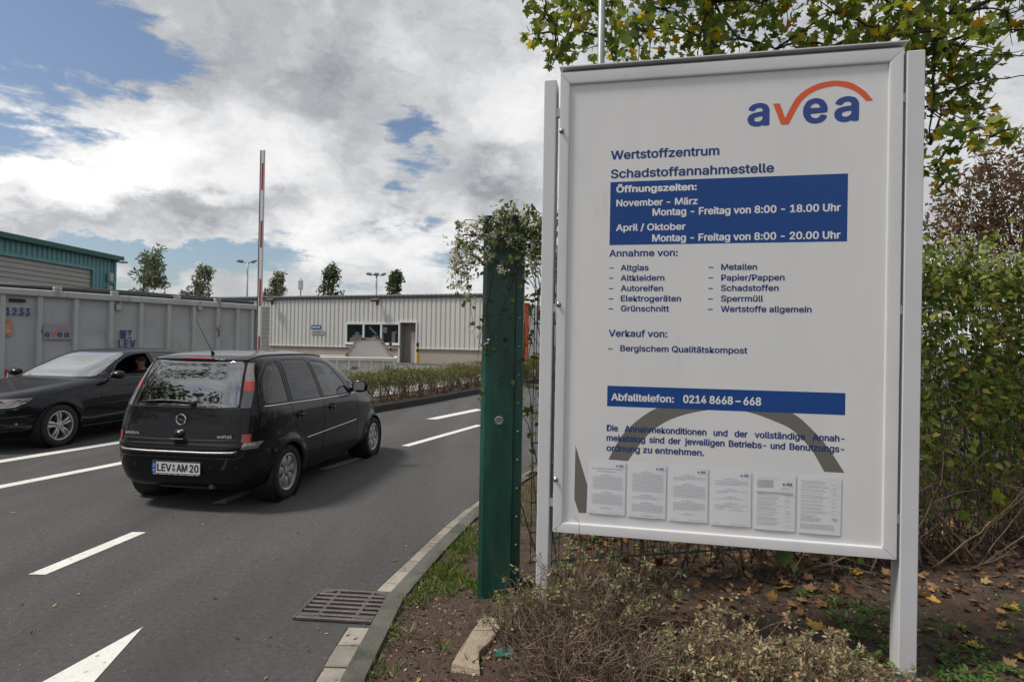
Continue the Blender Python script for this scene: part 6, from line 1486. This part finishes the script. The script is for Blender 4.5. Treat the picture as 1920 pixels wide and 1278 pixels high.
cpaint('lettering', '1 2 3 3', 9, 55, 590.5, .165, M_stencil); cpaint('lettering', 'W Z', 223, 245, 635, .215, M_stencil); cpaint('lettering', 'L E V', 220, 252, 652, .20, M_stencil)
b = MB(); s0, z0 = cwl(79, 635.8); s1, z1 = cwl(135, 609); b.box(((s0+s1)/2, yb, (z0+z1)/2), (s1-s0, .01, z1-z0)); pl_ = b.build('logo_plate', M_logopl, co)
b = MB(); sw = (s1-s0); logo(b, s0+.04*sw, z0+.16*(z1-z0), sw*.93/1.63, yb-.007, 0, 1, 1.0); b.build('logo', [M_logo_blue, M_logo_or], pl_)
b = MB(); s0, z0 = cwl(-12, 628); s1, z1 = cwl(21, 598); b.box(((s0+s1)/2, yb, (z0+z1)/2), (s1-s0, .01, z1-z0)); b.build('label', M_orange_lab, co)
b = MB(); s0, z0 = cwl(15, 566); s1, z1 = cwl(46, 560); b.box(((s0+s1)/2, -.05, (z0+z1)/2), (s1-s0, .02, .07)); b.build('name_plate', M_blk, co)
b = MB(); s0, z0 = cwl(-12, 716); s1, z1 = cwl(14, 692); b.cur = 0; b.box(((s0+s1)/2, yb, (z0+z1)/2), (s1-s0, .01, z1-z0)); b.cur = 1
for k in range(2): w_ = (s1-s0)/2; q0 = s0+k*w_; b.quad((q0, yb-.006, z0), (q0+w_*.5, yb-.006, z0), (q0+w_, yb-.006, z1), (q0+w_*.5, yb-.006, z1))
b.build('warning_plate', [M_pvc, M_redwhite], co)
b = MB()
for s in (.4, CL-.5):
    for y in (.35, 2.05): b.lathe([(.001, -.08), (.13, -.08), (.13, .08), (.001, .08)], 14, 'y', (s, y, .13))
for y in (.7, 1.7): b.box((CL/2, y, .15), (CL-.1, .12, .16))
b.build('skid', M_contrib, co)

# ---- low white skip with a raised end plate
M_skip = mat('rusty_white_paint', (.60, .575, .54), rough=.75, var=.12, vscale=2.5, col2=(.22, .10, .055), c2lo=.63, c2hi=.69, c2scale=2.4, c3=((.42, .35, .29), .58, .70, 3.5))
M_plate_w = mat('skip_plate_paint', (.74, .72, .69), rough=.7, var=.08, vscale=3, col2=(.26, .12, .06), c2lo=.66, c2hi=.72, c2scale=3.6)
M_rustedge = mat('rust_edged_paint', (.44, .40, .36), rough=.8, var=.2, vscale=4, col2=(.16, .07, .04), c2lo=.50, c2hi=.58, c2scale=5)
M_rust = mat('rust', (.13, .055, .032), rough=.9, var=.4, vscale=6, col2=(.36, .32, .28), c2lo=.56, c2hi=.66, c2scale=4)
KA = at(590, 668, 23.7); KA.z = 0; KB = at(742, 675, 24.25); KB.z = 0; KD = (KB-KA).normalized(); kwl = hplane(KA, KD); KL = (KB-KA).length; KG = gz(0, 25.5)
sk = thing('open_skip', 'low white rusty skip with a raised trapezoid end plate behind the hedge', 'skip', (KA.x, KA.y, KG), math.atan2(KD.y, KD.x)); rim = kwl(700, 672)[1]-KG
b = MB(); b.box((KL/2, .03, (rim+.15)/2), (KL, .05, rim-.15)); b.box((KL-.03, 1.0, (rim+.15)/2), (.05, 1.9, rim-.15)); b.box((.03, 1.0, (rim+.15)/2), (.05, 1.9, rim-.15)); b.box((KL/2, 1.97, (rim+.15)/2), (KL, .05, rim-.15)); b.build('body', M_skip, sk)
b = MB(); b.box((KL/2, 1.0, .28), (KL-.1, 1.88, .06)); b.build('floor', M_rust, sk)
for px in (632, 654.5, 674, 696.5, 718, 738): s = kwl(px, 690)[0]; b = MB(); b.prism([(s-.07, 0), (s-.04, -.09), (s+.04, -.09), (s+.07, 0)], .1, rim-.1, 'xy'); b.build('rib', M_skip, sk)
b = MB(); b.box((KL/2, -.02, rim-.02), (KL+.10, .22, .16), bev=.03); b.box((KL/2, 1.98, rim+.01), (KL+.1, .12, .12), bev=.02); b.box((KL, 1.0, rim), (.14, 1.8, .13), bev=.02); b.build('rim', M_skip, sk)
kb = hplane(KA+Vector((-KD.y, KD.x, 0))*1.97, KD); q = [kb(px, py) for px, py in ((650, 667), (737, 668), (712, 634), (670, 635.5))]; b = MB(); b.prism([(s, z-KG) for s, z in q], 1.93, 1.99, 'xz'); b.build('end_plate', M_plate_w, sk)
b = MB(); Q = [Vector((s, 1.92, z-KG)) for s, z in q]
for i in (1, 2, 3): b.bar(Q[i], Q[(i+1) % 4], .10, .10)
b.build('plate_edge', M_rustedge, sk)
s0, z0 = kwl(653, 692); s1, _ = kwl(671, 692); b = MB(); logo(b, s0, z0-KG, (s1-s0)/1.63, -.012, 0, 0, 1.0); b.build('logo', M_blk, sk)
s0, z0 = kwl(722, 693); s1, _ = kwl(729.5, 693); b = MB(); text(b, '1-2', s0, s1, z0-KG, .16, -.012, 1); b.build('lettering', M_blk, sk)
b = MB(); s = KL-.03
for k in range(4): b.cur = k % 2; b.box((s, -.10, .25+.14*k), (.07, .02, .14))
b.build('warning_plate', [M_redwhite, M_pvc], sk)

# ---- raised barrier arm
M_arm = mat('barrier_white', (.60, .61, .62), rough=.4, var=.06, vscale=4); M_armred = mat('barrier_red', (.32, .018, .03), rough=.45, var=.15, vscale=12)
BX, BY_ = (486-960)/1150*13.0, 13.0
ba = thing('boom_barrier', 'raised red and white barrier arm standing upright behind the black minivan', 'barrier', (BX, BY_, .13), R(-18)); zt = at(485, 281, 13).z-.13
b = MB(); b.box((-.06, .30, .55), (.38, .34, 1.1), bev=.03); b.build('housing', M_signgrey, ba)
b = MB(); b.lathe([(.001, -.04), (.09, -.04), (.09, .12), (.001, .12)], 16, 'y', (0, .02, .92)); b.build('hinge', M_darkedge, ba)
b = MB(); b.box((.006, 0, (zt+.55)/2), (.088, .045, zt-.55), bev=.008); arm = b.build('arm', M_arm, ba)
b = MB(); b.box((-.041, 0, (zt+.55)/2), (.014, .058, zt-.55)); b.build('edge_rail', M_darkedge, arm)
b = MB()
for y0, y1 in ((306, 356), (414, 464), (523, 573), (630, 690)): z1, z0 = at(485, y0, 13).z-.13, at(485, y1, 13).z-.13; b.box((.018, -.0235, (z0+z1)/2), (.044, .004, z1-z0))
b.build('red_stripe', M_armred, arm)

# ---- low hedge along the island
M_hedge = leafmat('hedge_leaves', [(0, (.035, .055, .014)), (.45, (.075, .10, .022)), (.75, (.13, .15, .035)), (.92, (.20, .17, .05)), (1, (.22, .09, .04))], trans=.3)
def hedge_bush(seed):
    r = random.Random(seed); t = thing('hedge_shrub', 'small trimmed shrub in the low hedge between drive and yard', 'shrub', (0, 0, 0), 0, 'shrubs of the low hedge'); b = MB(); P, S = [], []
    for k in range(15):
        a = r.uniform(0, 6.28); e = Vector((r.uniform(-.42, .42), r.uniform(-.30, .30), r.uniform(.45, .78))); ps, rr = limb((math.cos(a)*.12, math.sin(a)*.10, -.05), e, .011, .004, .02, 6, .08); b.tube(ps, rr, 4)
    for k in range(760):
        z = .80*r.random()**.42; w = .20+.28*min(1, z/.45); P.append((r.gauss(0, .45)*w*1.15, r.gauss(0, .40)*w, z+.04*mn.noise((k*.1, seed, 0)))); S.append(r.uniform(.030, .062))
    P = [p for p, q in zip(P, range(len(P))) if p[2] > .36 or r.random() < .16]; S = S[:len(P)]
    b.build('stems', M_twig, t, smooth=True); scatter('foliage', P, S, T_OVAL, M_hedge, t, up=.5, seed=seed); return t
HB = [hedge_bush(101), hedge_bush(102), hedge_bush(103)]; il = [0.0]
for i in range(1, len(isl)): il.append(il[-1]+(isl[i]-isl[i-1]).length)
d = 3.0; k = 0
while d < 18.5:
    i = max(j for j in range(len(il)-1) if il[j] <= d); p = isl[i].lerp(isl[i+1], (d-il[i])/(il[i+1]-il[i])); dr_ = (isl[i+1]-isl[i]).normalized(); n = Vector((-dr_.y, dr_.x, 0))
    for off in ((.70,) if k % 5 else (.62, 1.05)):
        o = HB[k % 3] if k < 3 else copy_tree(HB[k % 3]); k += 1; q = p+n*(off+rnd.uniform(-.08, .08))+dr_*rnd.uniform(-.1, .1); o.location = (q.x, q.y, gz(q.x, q.y)+.12); o.rotation_euler = (0, 0, rnd.uniform(0, 6.28)); s_ = rnd.uniform(.88, 1.12); o.scale = (s_, s_, s_*rnd.uniform(.92, 1.06))
    d += .46
P, S = [], []
for k in range(240):
    i = rnd.randrange(len(isl)-1); dr_ = (isl[i+1]-isl[i]).normalized(); n = Vector((-dr_.y, dr_.x, 0)); q = isl[i].lerp(isl[i+1], rnd.random())+n*(rnd.uniform(.15, 1.3) if k % 3 else rnd.uniform(-.35, -.03)); P.append((q.x, q.y, gz(q.x, q.y)+(.14 if k % 3 else .01))); S.append(rnd.uniform(.03, .08))
tag(scatter('island_litter', P, S, T_OVAL, M_litter, None, up=1.4, jitter=.5, seed=120), kind='stuff')

# ---- teal hall on the left
M_tealw = mat('teal_sheet_metal', (.11, .27, .285), rough=.5, var=.08, vscale=.9, col2=(.085, .21, .23), c2lo=.55, c2hi=.7, c2scale=.8); M_fascia = mat('dark_green_fascia', (.008, .085, .065), rough=.45, var=.1, vscale=1); M_bigshut = mat('hall_shutter', (.34, .335, .31), rough=.55, var=.08, vscale=.6)
TA = Vector((-23.6, 18.0, .3)); TB_ = at(213, 600, 35); TB_.z = .3; TD = (TB_-TA); TL = TD.length; TD.normalize(); twl = hplane(TA, TD); th = thing('industrial_hall', 'teal corrugated industrial hall with a big grey shutter behind the container', 'hall', TA, math.atan2(TD.y, TD.x))
zt = twl(213, 485)[1]-.3; s1 = twl(172, 520)[0]; zs = twl(172, 506)[1]-.3; s0 = 2.0
b = MB(); corr(b, 0, s0, 0, zt, .30, .05); corr(b, s0, s1, zs, zt, .30, .05); corr(b, s1, TL, 0, zt, .30, .05); b.box((TL+.0, 10, zt/2), (.08, 20, zt)); b.box((0, 10, zt/2), (.08, 20, zt)); b.box((TL/2, 20, zt/2), (TL, .08, zt)); b.box((TL-.02, -.02, zt/2), (.16, .10, zt)); b.build('wall', M_tealw, th)
b = MB(); b.box((TL/2, 9.9, zt+.02), (TL+.5, 20.6, .28), bev=.03); b.build('fascia', M_fascia, th)
b = MB(); z = 0
while z < zs: b.box(((s0+s1)/2, .09, z+.12), (s1-s0, .05, .225), bev=.03); z += .24
b.build('shutter', M_bigshut, th)
b = MB(); b.box(((s0+s1)/2, .0, zs+.08), (s1-s0+.3, .14, .16)); b.box((s1+.08, .0, zs/2), (.16, .14, zs)); b.build('shutter_frame', M_tealw, th)
s, z = twl(201, 520); z -= .3; b = MB(); b.box((s, -.18, z), (.30, .22, .5), bev=.05); b.box((s, -.15, z-.75), (.28, .2, .55), bev=.04); b.bar((s, -.02, z-.3), (s, -.4, z-.3), .06, .06); b.build('wall_lamp', M_signgrey, th)
s, z = twl(209, 491); z -= .3; b = MB(); b.bar((s, 0, z), (s, -.55, z+.02), .06, .06); b.box((s, -.65, z), (.35, .4, .10), bev=.02); b.build('camera_arm', M_galv, th)
b = MB(); b.tube([(2.0+twl(8, 500)[0]*0+twl(8, 500)[0]-2.0, 3, zt), (twl(8, 500)[0], 3, zt+.5)], .18, 10); b.lathe([(.30, zt+.5), (.25, zt+.62), (.001, zt+.66)], 12, 'z', (twl(8, 500)[0], 3, 0)); b.build('roof_vent', M_galv, th, smooth=True)

# ---- orange container seen through the fence
M_orange = mat('orange_paint', (.50, .09, .03), rough=.6, var=.15, vscale=2)
oc = thing('orange_container', 'tall orange steel container seen through the fence beside the pillar', 'container', (at(990, 640, 32).x-1.3, 32.0, .25), 0); b = MB(); corr(b, 0, 1.3, .2, 3.6, .28, .05); b.box((0, .6, 1.9), (.06, 1.2, 3.4)); b.box((1.3, .6, 1.9), (.06, 1.2, 3.4)); b.box((.65, 1.2, 1.9), (1.3, .05, 3.4)); b.box((.65, .6, .16), (1.3, 1.2, .12)); b.build('body', M_orange, oc)
b = MB(); b.box((.65, .6, 3.63), (1.42, 1.32, .10), bev=.03); b.build('lid', M_orange, oc)

# ---- far trees, lamp masts
M_far = leafmat('far_leaves', [(0, (.09, .11, .065)), (.5, (.16, .18, .11)), (1, (.25, .26, .17))], trans=.25); M_far2 = leafmat('far_dark_leaves', [(0, (.04, .06, .028)), (.6, (.07, .10, .045)), (1, (.12, .15, .065))], trans=.25)
for (px, ytop, w, Y, lm, lab, sd) in ((272, 462, 66, 58, M_far, 'tall wispy grey green tree beyond the container, nearest the teal hall', 1), (368, 502, 56, 62, M_far, 'windblown grey green tree beyond the container near the lamp mast', 2), (512, 512, 44, 66, M_far, 'wispy tree behind the warehouse roof right of the barrier arm', 3), (610, 498, 50, 64, M_far2, 'dark green pointed tree behind the middle of the warehouse roof', 4), (731, 510, 40, 64, M_far2, 'dark green tree behind the warehouse beside the right lamp mast', 5)):
    top_ = at(px, ytop, Y); base = (top_.x, Y, .3); h = top_.z-.3; wm = w/1150*Y; r = random.Random(sd); cs = []
    for k in range(46):
        f = r.random()**.8; z = .3+h*(.30+.68*f); rr = wm*.5*(math.sin(math.pi*min(1, .22+.72*f))**.8)*(1.05 if lm is M_far2 else .95); a = r.uniform(0, 6.28); q = rr*math.sqrt(r.random()); cs.append(((base[0]+math.cos(a)*q+.30*wm*f*f, Y+math.sin(a)*q, z), wm*.16, 40 if lm is M_far2 else 40, (1, 1, 1.3)))
    tree('far_tree', lab, 'tree', base, h*.92, .14, cs, .36, lm, T_OVAL, seed=200+sd, up=.3, tipd=.3, group='trees beyond the yard', limb_r=.05, from_z=.25)
def mast(px, ytop, Y, heads, label):
    t_ = at(px, ytop, Y); o = thing('lamp_mast', label, 'lamp mast', (t_.x, Y, .3), 0, 'lamp masts behind the warehouse'); h = t_.z-.3; b = MB(); b.tube([(0, 0, 0), (0, 0, h)], [.11, .07], 10); b.build('mast', M_galv, o, smooth=True)
    b = MB(); b.box((0, 0, h-.05), (1.3, .07, .07)); b.build('cross_arm', M_galv, o)
    for x in ((-.62, .62) if heads == 2 else (-.65, 0, .65)): b = MB(); b.box((x, -.12, h+.05), (.42, .5, .14), rot=(R(18), R(12 if x < 0 else -12 if x > 0 else 0), 0), bev=.03); b.build('lamp_head', M_darkedge, o)
mast(464, 491, 55, 2, 'grey lamp mast with two heads left of the barrier arm'); mast(706, 515, 55, 3, 'grey lamp mast with three heads above the warehouse roof')
t_ = at(564, 522, 58); o = thing('antenna_pole', 'thin pole with a small box above the warehouse roof', 'antenna', (t_.x, 58, .3)); b = MB(); b.tube([(0, 0, 0), (0, 0, t_.z-.3)], .07, 8); b.build('pole', M_galv, o); b = MB(); b.box((0, -.05, t_.z-.9), (.42, .25, .9), bev=.05); b.build('antenna_box', M_signgrey, o)

# ---- the tree behind the photographer that mirrors in the minivan's rear window
cs = [((-16.5+rnd.gauss(0, 2.6), .8+rnd.gauss(0, 2.5), 7.4+rnd.gauss(0, 2.3)), 1.1, 170, (1, 1, .8)) for _ in range(80)]
tree('roadside_tree', 'leafy roadside tree mirrored in the rear window of the minivan', 'tree', (-16.5, .8, 0), 11, .24, cs, .26, M_dark, T_OVAL, seed=301)
